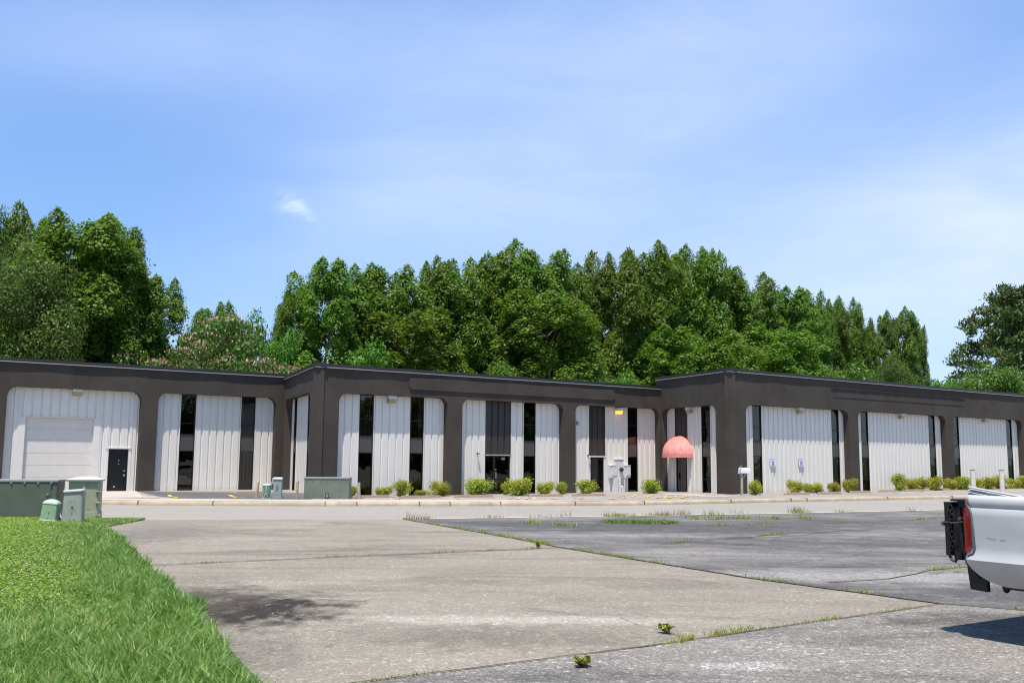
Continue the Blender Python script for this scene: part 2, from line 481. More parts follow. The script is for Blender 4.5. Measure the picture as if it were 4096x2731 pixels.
# ------------------------------------------------------------------ mesh building
class MB:
    def __init__(self):
        self.v, self.f, self.mi = [], [], []

    def add(self, vs, fs, mi=0):
        o = len(self.v)
        self.v += [tuple(map(float, p)) for p in vs]
        self.f += [tuple(o + i for i in f) for f in fs]
        self.mi += [mi] * len(fs)
        return self

    def box(self, c, s, rot=None, mi=0, taper=1.0):
        sx, sy, sz = s[0] / 2, s[1] / 2, s[2] / 2
        vs = []
        for z in (-1, 1):
            k = taper if z > 0 else 1.0
            for (x, y) in ((-1, -1), (1, -1), (1, 1), (-1, 1)):
                p = Vector((x * sx * k, y * sy * k, z * sz))
                if rot is not None:
                    p = rot @ p
                vs.append((c[0] + p.x, c[1] + p.y, c[2] + p.z))
        return self.add(vs, [(3, 2, 1, 0), (4, 5, 6, 7), (0, 1, 5, 4), (1, 2, 6, 5), (2, 3, 7, 6), (3, 0, 4, 7)], mi)

    def cyl(self, p0, p1, r0, r1=None, seg=12, mi=0, caps=True):
        r1 = r0 if r1 is None else r1
        p0, p1 = Vector(p0), Vector(p1)
        d = (p1 - p0).normalized()
        a = d.orthogonal().normalized()
        b = d.cross(a)
        vs = []
        for p, r in ((p0, r0), (p1, r1)):
            for i in range(seg):
                t = 2 * math.pi * i / seg
                vs.append(p + a * (r * math.cos(t)) + b * (r * math.sin(t)))
        fs = [(i, (i + 1) % seg, seg + (i + 1) % seg, seg + i) for i in range(seg)]
        if caps:
            fs += [tuple(range(seg - 1, -1, -1)), tuple(range(seg, 2 * seg))]
        return self.add(vs, fs, mi)

    def tube(self, pts, r, seg=8, mi=0):
        """Bent tube through points; r is a number or one radius per point."""
        pts = [Vector(p) for p in pts]
        rs = r if isinstance(r, (list, tuple)) else [r] * len(pts)
        vs = []
        a = None
        for i, p in enumerate(pts):
            d = (pts[min(i + 1, len(pts) - 1)] - pts[max(i - 1, 0)]).normalized()
            if a is None:
                a = d.orthogonal().normalized()
            a = (a - d * a.dot(d))
            a = a.normalized() if a.length > 1e-6 else d.orthogonal().normalized()
            b = d.cross(a)
            for k in range(seg):
                t = 2 * math.pi * k / seg
                vs.append(p + a * (rs[i] * math.cos(t)) + b * (rs[i] * math.sin(t)))
        fs = []
        for i in range(len(pts) - 1):
            for k in range(seg):
                k2 = (k + 1) % seg
                fs.append((i * seg + k, i * seg + k2, (i + 1) * seg + k2, (i + 1) * seg + k))
        fs += [tuple(range(seg - 1, -1, -1)), tuple(range((len(pts) - 1) * seg, len(pts) * seg))]
        return self.add(vs, fs, mi)

    def prism(self, poly, fn, d0, d1, mi=0):
        """poly: 2-D outline (counter-clockwise seen from outside); fn(a, b, depth) -> 3-D."""
        n = len(poly)
        vs = [fn(a, b, d0) for a, b in poly] + [fn(a, b, d1) for a, b in poly]
        fs = [tuple(range(n)), tuple(range(2 * n - 1, n - 1, -1))]
        fs += [((i + 1) % n, i, n + i, n + (i + 1) % n) for i in range(n)]
        return self.add(vs, fs, mi)

    def rings(self, rings, mi=0, caps=True):
        """Loft through rings of equal point count."""
        n = len(rings[0])
        vs = [p for r in rings for p in r]
        fs = []
        for i in range(len(rings) - 1):
            for k in range(n):
                k2 = (k + 1) % n
                fs.append((i * n + k, i * n + k2, (i + 1) * n + k2, (i + 1) * n + k))
        if caps:
            fs += [tuple(range(n - 1, -1, -1)), tuple(range((len(rings) - 1) * n, len(rings) * n))]
        return self.add(vs, fs, mi)

    def build(self, name, mats, parent=None, world=True, smooth=None, bevel=0.0):
        me = bpy.data.meshes.new(name)
        me.from_pydata(self.v, [], self.f)
        for m in (mats if isinstance(mats, (list, tuple)) else [mats]):
            me.materials.append(M[m] if isinstance(m, str) else m)
        for p, i in zip(me.polygons, self.mi):
            p.material_index = i
        bm = bmesh.new()
        bm.from_mesh(me)
        bmesh.ops.recalc_face_normals(bm, faces=bm.faces)
        if bevel:
            bmesh.ops.remove_doubles(bm, verts=bm.verts, dist=1e-5)
            es = [e for e in bm.edges if len(e.link_faces) == 2 and e.calc_face_angle(0) > 0.5]
            bmesh.ops.bevel(bm, geom=es, offset=bevel, segments=2, affect='EDGES', profile=0.6, clamp_overlap=True)
        bm.to_mesh(me)
        bm.free()
        if smooth:
            me.polygons.foreach_set('use_smooth', [True] * len(me.polygons))
            try:
                me.set_sharp_from_angle(angle=R(smooth))
            except Exception:
                pass
        me.update()
        o = bpy.data.objects.new(name, me)
        COL.objects.link(o)
        if parent is not None:
            o.parent = parent
            if world:
                root = parent
                off = Vector((0, 0, 0))
                while root is not None:
                    off += root.location
                    root = root.parent
                o.location = -off
        return o


def tag(o, label=None, cat=None, group=None, kind=None):
    for k, v in (('label', label), ('category', cat), ('group', group), ('kind', kind)):
        if v:
            o[k] = v
    return o


def empty(name, loc, rz=0.0, label=None, cat=None, group=None):
    o = bpy.data.objects.new(name, None)
    o.empty_display_size = 0.3
    COL.objects.link(o)
    o.location = loc
    o.rotation_euler = (0, 0, rz)
    return tag(o, label, cat, group)


def copy_tree(o, parent=None):
    c = o.copy()
    COL.objects.link(c)
    c.parent = parent
    for ch in [k for k in bpy.data.objects if k.parent is o]:
        copy_tree(ch, c)
    return c


def np_mesh(name, V, Q, mat, tint=None, smooth=False):
    me = bpy.data.meshes.new(name)
    V = np.asarray(V, np.float32)
    Q = np.asarray(Q, np.int32)
    k = Q.shape[1]
    me.vertices.add(len(V))
    me.vertices.foreach_set('co', V.ravel())
    me.loops.add(Q.size)
    me.loops.foreach_set('vertex_index', Q.ravel())
    me.polygons.add(len(Q))
    me.polygons.foreach_set('loop_start', np.arange(0, Q.size, k, dtype=np.int32))
    try:
        me.polygons.foreach_set('loop_total', np.full(len(Q), k, np.int32))
    except Exception:
        pass
    if tint is not None:
        a = me.attributes.new('tint', 'FLOAT', 'POINT')
        a.data.foreach_set('value', np.asarray(tint, np.float32))
    me.materials.append(M[mat])
    me.update(calc_edges=True)
    if smooth:
        me.polygons.foreach_set('use_smooth', [True] * len(me.polygons))
    return me


def link_mesh(name, me, parent=None, loc=None):
    o = bpy.data.objects.new(name, me)
    COL.objects.link(o)
    if parent is not None:
        o.parent = parent
    if loc is not None:
        o.location = loc
    return o


# ------------------------------------------------------------------ ground sheets
def sheet(name, pts, zf, off, mat, step=2.0, kind='structure'):
    bm = bmesh.new()
    vs = [bm.verts.new((x, y, 0)) for x, y in pts]
    bm.faces.new(vs)
    xs = [p[0] for p in pts]
    ys = [p[1] for p in pts]

    def cuts(lo, hi):
        a = math.ceil(max(lo, -70) / step) * step
        while a < min(hi, 112):
            yield a
            a += step
    for a in cuts(min(xs), max(xs)):
        bmesh.ops.bisect_plane(bm, geom=bm.verts[:] + bm.edges[:] + bm.faces[:], plane_co=(a, 0, 0), plane_no=(1, 0, 0))
    for a in cuts(min(ys), max(ys)):
        bmesh.ops.bisect_plane(bm, geom=bm.verts[:] + bm.edges[:] + bm.faces[:], plane_co=(0, a, 0), plane_no=(0, 1, 0))
    bmesh.ops.triangulate(bm, faces=bm.faces)
    for v in bm.verts:
        v.co.z = zf(v.co.x, v.co.y) + off
    for f in bm.faces:
        f.normal_update()
        if f.normal.z < 0:
            f.normal_flip()
    me = bpy.data.meshes.new(name)
    bm.to_mesh(me)
    bm.free()
    me.materials.append(M[mat] if isinstance(mat, str) else mat)
    o = bpy.data.objects.new(name, me)
    COL.objects.link(o)
    o['kind'] = kind
    return o


def ribbon(pts, w):
    """Outline of a strip of width w along a 2-D polyline."""
    lft, rgt = [], []
    for i, p in enumerate(pts):
        a = Vector(pts[max(i - 1, 0)])
        b = Vector(pts[min(i + 1, len(pts) - 1)])
        d = (b - a).normalized()
        nrm = Vector((-d.y, d.x)) * (w / 2)
        lft.append((p[0] + nrm.x, p[1] + nrm.y))
        rgt.append((p[0] - nrm.x, p[1] - nrm.y))
    return lft + rgt[::-1]


NEAR = [(-70, 27.5), (-30, 26.6), (-9.84, 26.3), (-7.2, 27.04), (-2.98, 27.63), (-1.77, 28.3), (3.59, 30.7), (8.97, 33.3), (14.4, 36.4), (20, 39.8), (60, 66), (70, 73)]
KERB = list(zip(KX, KY))
KP = [p for p in KERB if -70 <= p[0] <= 70]
KP = [(-70, yk(-70))] + KP + [(70, yk(70))]
LAWN_EDGE = [(-9.84, 26.22), (-9.5, 22.93), (-7.01, 17.97), (-5.52, 14.96), (-4.5, 12.94), (-3.8, 11.62), (-3.3, 10.7), (-2.84, 9.57), (-2.34, 8.39), (-2.01, 7.69), (-1.82, 7.33), (-0.4, 4.2), (2.6, -2.0), (6, -9)]
DIV = [(-3.0, 27.62), (0.95, 18.31), (3.37, 13.85), (5.06, 11.51), (6.4, 10.55), (12, 6.2)]
CRACK_FAR = [(-5.45, 14.79), (-3.2, 16.1), (-0.19, 17.69), (0.95, 18.31)]
CRACK_NEAR = [(-2.6, 6.35), (-1.03, 7.36), (0.49, 8.33), (1.66, 9.09), (2.33, 9.61), (3.92, 10.71), (5.06, 11.51)]

flat = lambda x, y: -0.55
sheet('ground', [(-1500, -1500), (1500, -1500), (1500, 1500), (-1500, 1500)], flat, 0, 'field', step=40)
ST1 = (-2.7, 10.7, 1.1, 1.5, 0.0, (0.026, 0.0205, 0.0155), 1.0)
ST2 = (-3.5, 11.3, 0.9, 1.7, 0.0, (0.055, 0.044, 0.034), 0.85)
ST3 = (-2.4, 8.3, 0.9, 1.2, 0.2, (0.10, 0.088, 0.076), 0.6)
ST4 = (0.0, 9.2, 2.2, 0.8, 0.2, (0.125, 0.108, 0.088), 0.65)
ST5 = (0.1, 10.2, 2.6, 0.35, 0.2, (0.34, 0.31, 0.27), 0.7)
ST6 = (-7.6, 21.0, 1.8, 3.5, 0.2, (0.10, 0.092, 0.085), 0.55)
M['lot_pale'] = pavement('pale_weathered_asphalt', (0.163, 0.143, 0.115), (0.278, 0.247, 0.199), (0.132, 0.115, 0.092), 0.5, 0.85, 0.5, [ST6, ST4, ST5, ST3, ST1, ST2])
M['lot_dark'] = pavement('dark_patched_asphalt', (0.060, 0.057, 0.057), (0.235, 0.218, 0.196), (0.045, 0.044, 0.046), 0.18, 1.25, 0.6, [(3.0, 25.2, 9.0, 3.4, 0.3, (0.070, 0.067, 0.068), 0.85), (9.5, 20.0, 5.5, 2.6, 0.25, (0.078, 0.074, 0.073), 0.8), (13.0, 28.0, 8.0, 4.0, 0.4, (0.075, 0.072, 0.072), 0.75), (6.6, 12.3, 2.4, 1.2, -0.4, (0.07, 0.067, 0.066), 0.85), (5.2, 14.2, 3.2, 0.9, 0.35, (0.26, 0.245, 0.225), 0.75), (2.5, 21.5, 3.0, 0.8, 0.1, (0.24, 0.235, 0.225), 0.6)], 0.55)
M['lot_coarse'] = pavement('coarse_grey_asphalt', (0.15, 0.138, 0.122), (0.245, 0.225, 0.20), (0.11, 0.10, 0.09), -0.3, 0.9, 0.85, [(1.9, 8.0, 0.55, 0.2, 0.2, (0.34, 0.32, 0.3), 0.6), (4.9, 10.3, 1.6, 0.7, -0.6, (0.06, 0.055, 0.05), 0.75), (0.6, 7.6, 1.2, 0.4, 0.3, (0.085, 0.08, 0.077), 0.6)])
M['road'] = pavement('street_asphalt', (0.252, 0.232, 0.200), (0.288, 0.265, 0.231), (0.238, 0.219, 0.188), 0.2, 0.7, 0.35)
M['lot_far'] = pavement('far_lot_asphalt', (0.22, 0.197, 0.174), (0.32, 0.288, 0.256), (0.165, 0.15, 0.137), 0.6, 0.9, 0.35)
M['lot_sealed'] = pavement('sealed_black_asphalt', (0.06, 0.06, 0.063), (0.14, 0.138, 0.14), (0.045, 0.045, 0.05), 0.5, 1.0, 0.4)

sheet('street', NEAR + KP[::-1], g0, 0.0, 'road')
sheet('parking_lot', [(-60, -30), (60, -30)] + [(70, 73)] + NEAR[::-1], g0, 0.004, 'lot_pale')
sheet('dark_parking_lot', [DIV[0]] + NEAR[5:] + [(70, -30), (40, -15)] + DIV[::-1][:-1], g0, 0.008, 'lot_dark')
sheet('front_parking_lot', CRACK_NEAR + [(6.4, 10.55), (12, 6.2), (40, -15), (40, -29), (-12, -29), (-9, -4), (-5, 2.5)], g0, 0.012, 'lot_coarse')
lawn_poly = [(-69, -29), (7.5, -29)] + LAWN_EDGE[::-1] + [p for p in NEAR[::-1] if p[0] < -9.9]
sheet('lawn', lawn_poly, g0, 0.02, 'soil')
# beyond the street: kerb, walk, lot
far_front = [(x, y + 0.42) for x, y in KP]
sheet('far_parking_lot', far_front + [(69, 110), (-69, 110)], gfar, 0.0, 'lot_far')
FW = lambda pts: [G(*p) for p in pts]
sheet('sidewalk', [(x, y + 0.40) for x, y in KP if x < 4.5] + [(4.4, yk(4.4) + 0.9)] +
      [(x, y + 2.15) for x, y in KP[::-1] if x < 1], gfar, 0.012, 'walk')
dark_far = FW([(560, 1966), (1240, 1972), (1500, 1984), (1240, 1996), (1000, 1995.5), (720, 1994), (640, 1985), (590, 1975)])
sheet('sealed_parking_lot', dark_far, gfar, 0.006, 'lot_sealed')
apron = FW([(250, 1961), (400, 1961), (545, 1963), (548, 1968), (570, 1982), (640, 1990.5), (400, 1991), (250, 1990)])
sheet('concrete_apron', apron, gfar, 0.016, 'walk')
walk2 = FW([(2650, 1974), (2790, 1976.5), (2925, 1984), (2900, 1989), (2780, 1982), (2660, 1977.5)])
sheet('door_walk', walk2, gfar, 0.010, 'walk')


def kerb_mesh():
    mb = MB()
    prof = [(0.0, -0.25), (0.0, 0.02), (0.02, 0.11), (0.07, 0.152), (0.42, 0.156), (0.44, -0.25)]
    pts = []
    for i in range(len(KP) - 1):
        a, b = KP[i], KP[i + 1]
        n = max(1, int(math.dist(a, b) / 1.0))
        pts += [(a[0] + (b[0] - a[0]) * k / n, a[1] + (b[1] - a[1]) * k / n) for k in range(n)]
    pts.append(KP[-1])
    rings = []
    for i, p in enumerate(pts):
        a = Vector(pts[max(i - 1, 0)])
        b = Vector(pts[min(i + 1, len(pts) - 1)])
        d = (b - a).normalized()
        nr = Vector((-d.y, d.x))
        z = g0(*p)
        w = 0.006 * math.sin(i * 1.7)
        rings.append([(p[0] + nr.x * (o + (w if o < 0.1 else 0)), p[1] + nr.y * (o + (w if o < 0.1 else 0)), z + h) for o, h in prof])
    mb.rings(rings)
    o = mb.build('kerb', 'kerb', smooth=50)
    o['kind'] = 'structure'
    jm = MB()
    for px in (596, 925, 1275, 1408, 1620, 1755, 1957, 2290, 2626, 2924, 3140, 3231, 3534, 3831):
        x, y = G(px, 2021 if px < 2700 else 2012 - (px - 2700) * 0.016)
        k = int(np.argmin([abs(q[0] - x) for q in pts]))
        k = min(max(k, 1), len(pts) - 2)
        d = (Vector(pts[k + 1]) - Vector(pts[k - 1])).normalized()
        ang = math.atan2(d.y, d.x)
        p = Vector(pts[k])
        nr = Vector((-d.y, d.x))
        c = p + nr * 0.2
        jm.box((c.x, c.y, g0(*p) + 0.06), (0.025, 0.425, 0.205), Matrix.Rotation(ang, 3, 'Z'))
    jo = jm.build('kerb_joints', 'joint')
    jo['kind'] = 'structure'


kerb_mesh()
sheet('gutter_line', ribbon([(-2.9, 27.72)] + [(x, y + 0.05) for x, y in NEAR[5:10]], 0.26), g0, 0.016, 'joint_pale')


def jitter_line(pts, amp=0.02, step=0.25):
    out = []
    for i in range(len(pts) - 1):
        a, b = Vector(pts[i]), Vector(pts[i + 1])
        n = max(1, int((b - a).length / step))
        for k in range(n):
            q = a.lerp(b, k / n)
            out.append((q.x + random.uniform(-amp, amp), q.y + random.uniform(-amp, amp)))
    out.append(pts[-1])
    return out


sheet('pavement_joint', ribbon(jitter_line(DIV[:5], 0.012), 0.05), g0, 0.017, 'joint')
sheet('pavement_joint', ribbon(jitter_line(CRACK_FAR, 0.015), 0.045), g0, 0.017, 'joint')
sheet('pavement_joint', ribbon(jitter_line(CRACK_NEAR, 0.012), 0.03), g0, 0.019, 'joint')
for pts in ([(2830, 2105), (3100, 2098), (3400, 2092), (3770, 2074)], [(2640, 2177), (2960, 2152), (3200, 2132), (3320, 2128)],
            [(3300, 2330), (3560, 2318), (3700, 2285), (3860, 2270)], [(2900, 2158), (3150, 2146), (3420, 2118)]):
    sheet('pavement_crack', ribbon(jitter_line(FW(pts), 0.05, 0.4), 0.035), g0, 0.016, 'joint')
sheet('pavement_crack', ribbon(jitter_line(FW([(2480, 2470), (2560, 2505), (2640, 2520), (2760, 2563)]), 0.02, 0.15), 0.008), g0, 0.015, 'joint')

# painted bay lines
def mark(a, b, w, mat):
    A, B = G(*a), G(*b)
    d = (Vector(B) - Vector(A)).normalized()
    A = (A[0] - d.x * 0.02, A[1] - d.y * 0.02)
    sheet('parking_marking', ribbon([A, B], w), gfar, 0.022, mat)


for a, b, w in (((676, 1980), (705, 1990.5), 0.17), ((918, 1980.5), (978, 1991.5), 0.17)):
    mark(a, b, w, 'yellow')
for a, b in (((1800, 1992), (1845, 1998)), ((2040, 1995), (2085, 1986)), ((2105, 1996), (2140, 1988)), ((2120, 1987), (2225, 1997)), ((1985, 1992), (2075, 1996)),
             ((2185, 1992), (2225, 1997)), ((2260, 1992), (2330, 1997)), ((1560, 1992), (1600, 1997)), ((2330, 1991), (2460, 1996)), ((2090, 1993), (2180, 1992))):
    mark(a, b, 0.11, 'yellow_worn')
for a, b in (((2482, 1985), (2503, 1982)), ((2528, 1986.5), (2546, 1979)), ((2584, 1989.5), (2610, 1981)), ((2632, 1992), (2668, 1982)), ((2675, 1992), (2705, 1983.5)), ((2728, 1992), (2745, 1986))):
    mark(a, b, 0.16, 'yellow')
mark((2470, 1986), (2640, 1993), 0.1, 'yellow_worn')
mark((2745, 1986), (2800, 1990), 0.1, 'yellow_worn')
for a, b in (((3560, 1974), (3600, 1968)), ((3660, 1970), (3700, 1965)), ((3770, 1968), (3810, 1962)), ((3470, 1978), (3500, 1972))):
    mark(a, b, 0.1, 'yellow_worn')

# ------------------------------------------------------------------ the building
W = 0.40


class Face:
    """A vertical front: a = distance along it (to the right in view), z = height, d = depth into the wall."""
    def __init__(s, A, T):
        s.A = np.array(A, float)
        s.T = np.array(T, float)
        s.T /= np.linalg.norm(s.T)
        s.N = np.array([-s.T[1], s.T[0]])
        s.ang = math.atan2(s.T[1], s.T[0])

    def p(s, a, z, d=0.0):
        q = s.A + s.T * a + s.N * d
        return (float(q[0]), float(q[1]), float(z))


def P2(U, d):
    q = UV * U + NV * d
    return np.array([q[0], q[1]])


D0, D1, D2 = 53.9, 44.852, 37.81
FL = Face(P2(0, D0), UV)                              # left front
FM = Face(P2(0, D1), UV)                              # middle front
FR = Face(P2(0, D2), UV)                              # right front
I1, C1 = P2(21.94, D0), P2(19.9, D1)
I2, C2 = P2(43.59, D1), P2(42.24, D2)
S1 = Face(I1, C1 - I1)
S2 = Face(I2, C2 - I2)
LS1, LS2 = float(np.linalg.norm(C1 - I1)), float(np.linalg.norm(C2 - I2))
bl = FL.p(14.3, -0.27)
BLD = empty('commercial_building', bl, 0, 'long single storey building with dark stucco arches and white ribbed metal panels', 'building')


def comb(u0, u1, z0, z1, ops):
    """Outline of a wall with rounded openings that reach the ground."""
    pts = [(u0, z0)]
    for (a, b, zt, r) in ops:
        pts.append((a, z0))
        n = 9
        pts += [(a + r - r * math.cos(t), zt - r + r * math.sin(t)) for t in [math.pi / 2 * k / n for k in range(n + 1)]]
        pts += [(b - r + r * math.sin(t), zt - r + r * math.cos(t)) for t in [math.pi / 2 * k / n for k in range(n + 1)]]
        pts.append((b, z0))
    pts += [(u1, z0), (u1, z1), (u0, z1)]
    return pts


def front_wall(F, u0, u1, z0, z1, ops, parts_label=None):
    mb = MB()
    mb.prism(comb(u0, u1, z0, z1, ops), F.p, 0, W)
    return mb.build('wall', 'stucco', BLD, bevel=0)


def coping(F, u0, u1, zt, mitre0=0.0, mitre1=0.0):
    """Bowed sheet-metal cap with a bright drip edge, in lengths of about 4 m."""
    mb = MB()
    n = max(1, round((u1 - u0) / 4.2))
    for i in range(n):
        a, b = u0 + (u1 - u0) * i / n, u0 + (u1 - u0) * (i + 1) / n
        k = 6
        rings = []
        for j in range(k + 1):
            t = j / k
            x = a + (b - a) * t + (0.004 if j == 0 else 0)
            bow = 0.012 * math.sin(math.pi * t) + random.uniform(-0.004, 0.004)
            dz = random.uniform(-0.006, 0.006)
            rings.append([F.p(x, zt + dz, -0.06 - bow), F.p(x, zt + 0.03 + dz, 0.5), F.p(x, zt - 0.15, 0.5), F.p(x, zt - 0.17 + dz, -0.05 - bow * 1.6)])
        mb.rings(rings)
        rr = []
        for j in range(k + 1):
            t = j / k
            x = a + (b - a) * t + (0.004 if j == 0 else 0)
            bow = 0.012 * math.sin(math.pi * t)
            rr.append([F.p(x, zt - 0.172, -0.075 - bow * 1.6), F.p(x, zt - 0.172, -0.04), F.p(x, zt - 0.205, -0.04), F.p(x, zt - 0.212, -0.085 - bow * 1.6)])
        mb.rings(rr, mi=1)
    mb.build('coping', ['coping', 'coping_lip'], BLD)


PER = 0.435


def ribbed(F, u0, u1, z0, z1, mat='white_panel', name='wall_panel', depth=W + 0.004, phase=0.0):
    """Ribbed metal cladding: wide flats parted by narrow grooves, folded from one sheet."""
    xs = []
    k = math.floor((u0 - phase) / PER) - 1
    prof = [(0.0, 0.0), (0.29, 0.0), (0.312, 0.055), (0.375, 0.055), (0.397, 0.0)]
    full = []
    while phase + k * PER < u1 + PER:
        full += [(phase + k * PER + x, d) for x, d in prof]
        k += 1

    def dep(x):
        for (xa, da), (xb, db) in zip(full, full[1:]):
            if xa <= x <= xb:
                return da + (db - da) * (x - xa) / max(1e-9, xb - xa)
        return 0.0
    line = [(u0, dep(u0))] + [(x, d) for x, d in full if u0 + 1e-4 < x < u1 - 1e-4] + [(u1, dep(u1))]
    vs, fs = [], []
    for x, d in line:
        vs += [F.p(x, z0, depth + d), F.p(x, z1, depth + d)]
    for i in range(len(line) - 1):
        fs.append((2 * i, 2 * i + 2, 2 * i + 3, 2 * i + 1))
    mb = MB().add(vs, fs)
    # folded trim at both ends
    for x, s in ((u0, 1), (u1, -1)):
        mb.prism([(x, z0), (x + s * 0.05, z0), (x + s * 0.05, z1), (x, z1)] if s > 0 else [(x + s * 0.05, z0), (x, z0), (x, z1), (x + s * 0.05, z1)], F.p, depth - 0.02, depth + 0.09)
    return mb.build(name, mat, BLD)


def rect(mb, F, a, b, z0, z1, d0, d1, mi=0):
    return mb.prism([(a, z0), (b, z0), (b, z1), (a, z1)], F.p, d0, d1, mi)


def tall_window(F, a, b, z0, zs0, zs1, z1, upper=(), lower=(), blind=None, low_blind=None, label=None):
    """Tall strip window: two glazed lights with a brown spandrel between them, metal frame."""
    mb = MB()
    t = 0.045
    d0, d1 = W + 0.0, W + 0.11
    rect(mb, F, a, a + t, z0, z1, d0, d1)
    rect(mb, F, b - t, b, z0, z1, d0, d1)
    for z in [z0, zs0 - t / 2, zs1 - t / 2, z1 - t]:
        rect(mb, F, a + t, b - t, z, z + t, d0 + 0.003, d1 - 0.003)
    for z in list(upper) + list(lower):
        rect(mb, F, a + t, b - t, z - 0.02, z + 0.02, d0 + 0.008, d1 - 0.003)
    w = mb.build('window', 'bronze', BLD)
    if label:
        w['label'] = label
    dg = W + 0.06
    for (za, zb, cuts) in ((z0 + t, zs0 - t / 2, lower), (zs1 + t / 2, z1 - t, upper)):
        zz = [za] + [c for c in cuts] + [zb]
        for q, r in zip(zz, zz[1:]):
            lo = q + (0.02 if q in cuts else 0)
            hi = r - (0.02 if r in cuts else 0)
            g = MB()
            rect(g, F, a + t, b - t, lo, hi, dg, dg + 0.008)
            g.build('pane', 'glass', w)
    s = MB()
    rect(s, F, a + t, b - t, zs0 + t / 2, zs1 - t / 2, W + 0.03, W + 0.07)
    s.build('spandrel', 'spandrel', w)
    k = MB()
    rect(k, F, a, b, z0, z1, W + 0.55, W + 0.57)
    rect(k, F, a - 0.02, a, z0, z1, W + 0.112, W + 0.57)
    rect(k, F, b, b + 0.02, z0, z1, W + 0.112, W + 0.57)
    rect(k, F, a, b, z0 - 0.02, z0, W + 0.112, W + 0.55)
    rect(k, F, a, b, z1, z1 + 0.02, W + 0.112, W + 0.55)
    k.build('dark_room_box', 'inside', w)  # near-black box stands in for the shade of the unlit room
    for bl_, za, zb in ((blind, zs1 + 0.05, z1 - 0.05), (low_blind, z0 + 0.06, zs0 - 0.05)):
        if bl_:
            m_, spans = bl_
            c = MB()
            for (f0, f1) in spans:
                x0 = a + t + (b - a - 2 * t) * f0
                x1 = a + t + (b - a - 2 * t) * f1
                n = max(1, round((x1 - x0) / 0.09))
                for i in range(n):
                    xa = x0 + (x1 - x0) * i / n
                    rect(c, F, xa, xa + (x1 - x0) / n * 0.8, za, zb, W + 0.12 + 0.025 * (i % 2), W + 0.13 + 0.025 * (i % 2))
            c.build('blind', m_, w)


# --- walls
ZB = -0.75
opsL = [(-7.0, -0.6, 5.05, 0.5), (0.3, 6.6, 5.05, 0.5), (7.38, 13.87, 5.05, 0.5), (14.75, 21.46, 5.05, 0.5)]
opsM = [(21.18, 27.62, 4.87, 0.45), (28.57, 35.64, 4.87, 0.45), (36.57, 43.45, 4.87, 0.45)]
opsR = [(43.56, 53.25, 4.86, 0.5), (54.27, 64.38, 4.86, 0.5), (65.33, 74.95, 4.86, 0.5), (76.1, 85.6, 4.86, 0.5)]
ZL, ZM, ZR = 6.40, 6.24, 6.82
front_wall(FL, -8.2, 21.94, ZB, ZL, opsL)
front_wall(FM, 19.9, 43.59, ZB, ZM, opsM)
front_wall(FR, 42.24, 86.8, ZB, ZR, opsR)
front_wall(S1, 0.004, LS1 - 0.003, ZB, 6.30, [(0.42, 7.76, 4.95, 0.4)])
front_wall(S2, 0.004, LS2 - 0.003, ZB, ZR - 0.004, [(0.10, 5.78, 4.86, 0.5)])
coping(FL, -8.2, 21.98, ZL + 0.07)
coping(FM, 19.84, 43.7, ZM + 0.07)
coping(FR, 42.18, 86.8, ZR + 0.07)
coping(S1, 0.0, LS1 + 0.05, ZM + 0.085)
coping(S2, -0.5, LS2 + 0.05, ZR + 0.085)
# end return above the middle roof, roof decks and hidden rear walls
mb = MB()
rect(mb, S2, -0.5, 0.0, ZM - 0.4, ZR - 0.006, 0.0, 0.35)
mb.build('wall', 'stucco', BLD)
rf = MB()
up_ = lambda a_, b_, d_: (a_, b_, d_)
pl = lambda U, d: tuple(P2(U, d))
for poly, z in (([pl(-8.1, D0 + 1.05), pl(21.2, D0 + 1.05), pl(21.2, D0 + 24), pl(-8.1, D0 + 24)], 5.75),
                ([pl(20.95, D1 + 1.05), pl(43.0, D1 + 1.05), pl(43.0, D0 + 24), pl(23.4, D0 + 24), pl(22.9, D0 + 0.3)], 5.72),
                ([pl(43.4, D2 + 1.05), pl(86.7, D2 + 1.05), pl(86.7, D2 + 34), pl(45.1, D2 + 34), pl(44.7, D1 + 0.3)], 6.2)):
    rf.prism(poly, up_, z - 0.2, z)
rf.build('roof', simple('grey_roof_membrane', (0.3, 0.3, 0.3), 0.9), BLD)
rw = MB()
for F, u0, u1, z, dd in ((FL, -8.2, 23.3, 6.2, 24), (FM, 23.4, 45.0, 6.0, D0 - D1 + 24), (FR, 45.1, 86.7, 6.6, 34)):
    rect(rw, F, u0, u1, ZB, z, dd + 0.02, dd + 0.3)
rect(rw, FL, -8.2, -7.95, ZB, 6.2, W + 0.62, 24)
rect(rw, FR, 86.45, 86.7, ZB, 6.6, W + 0.62, 34)
rw.build('rear_wall', simple('rear_wall_metal', (0.5, 0.5, 0.5), 0.6), BLD)

# --- bays, left section
zt = 5.12
for a, b in ((-7.2, -0.4), (0.1, 6.8)):
    ribbed(FL, a, b, ZB, zt)
ribbed(FL, 7.2, 8.05, ZB, zt)
ribbed(FL, 8.05, 11.9, 3.56, zt)
ribbed(FL, 11.9, 12.33, ZB, zt)
ribbed(FL, 12.33, 13.52, 2.05, zt)
ribbed(FL, 13.52, 14.0, ZB, zt)
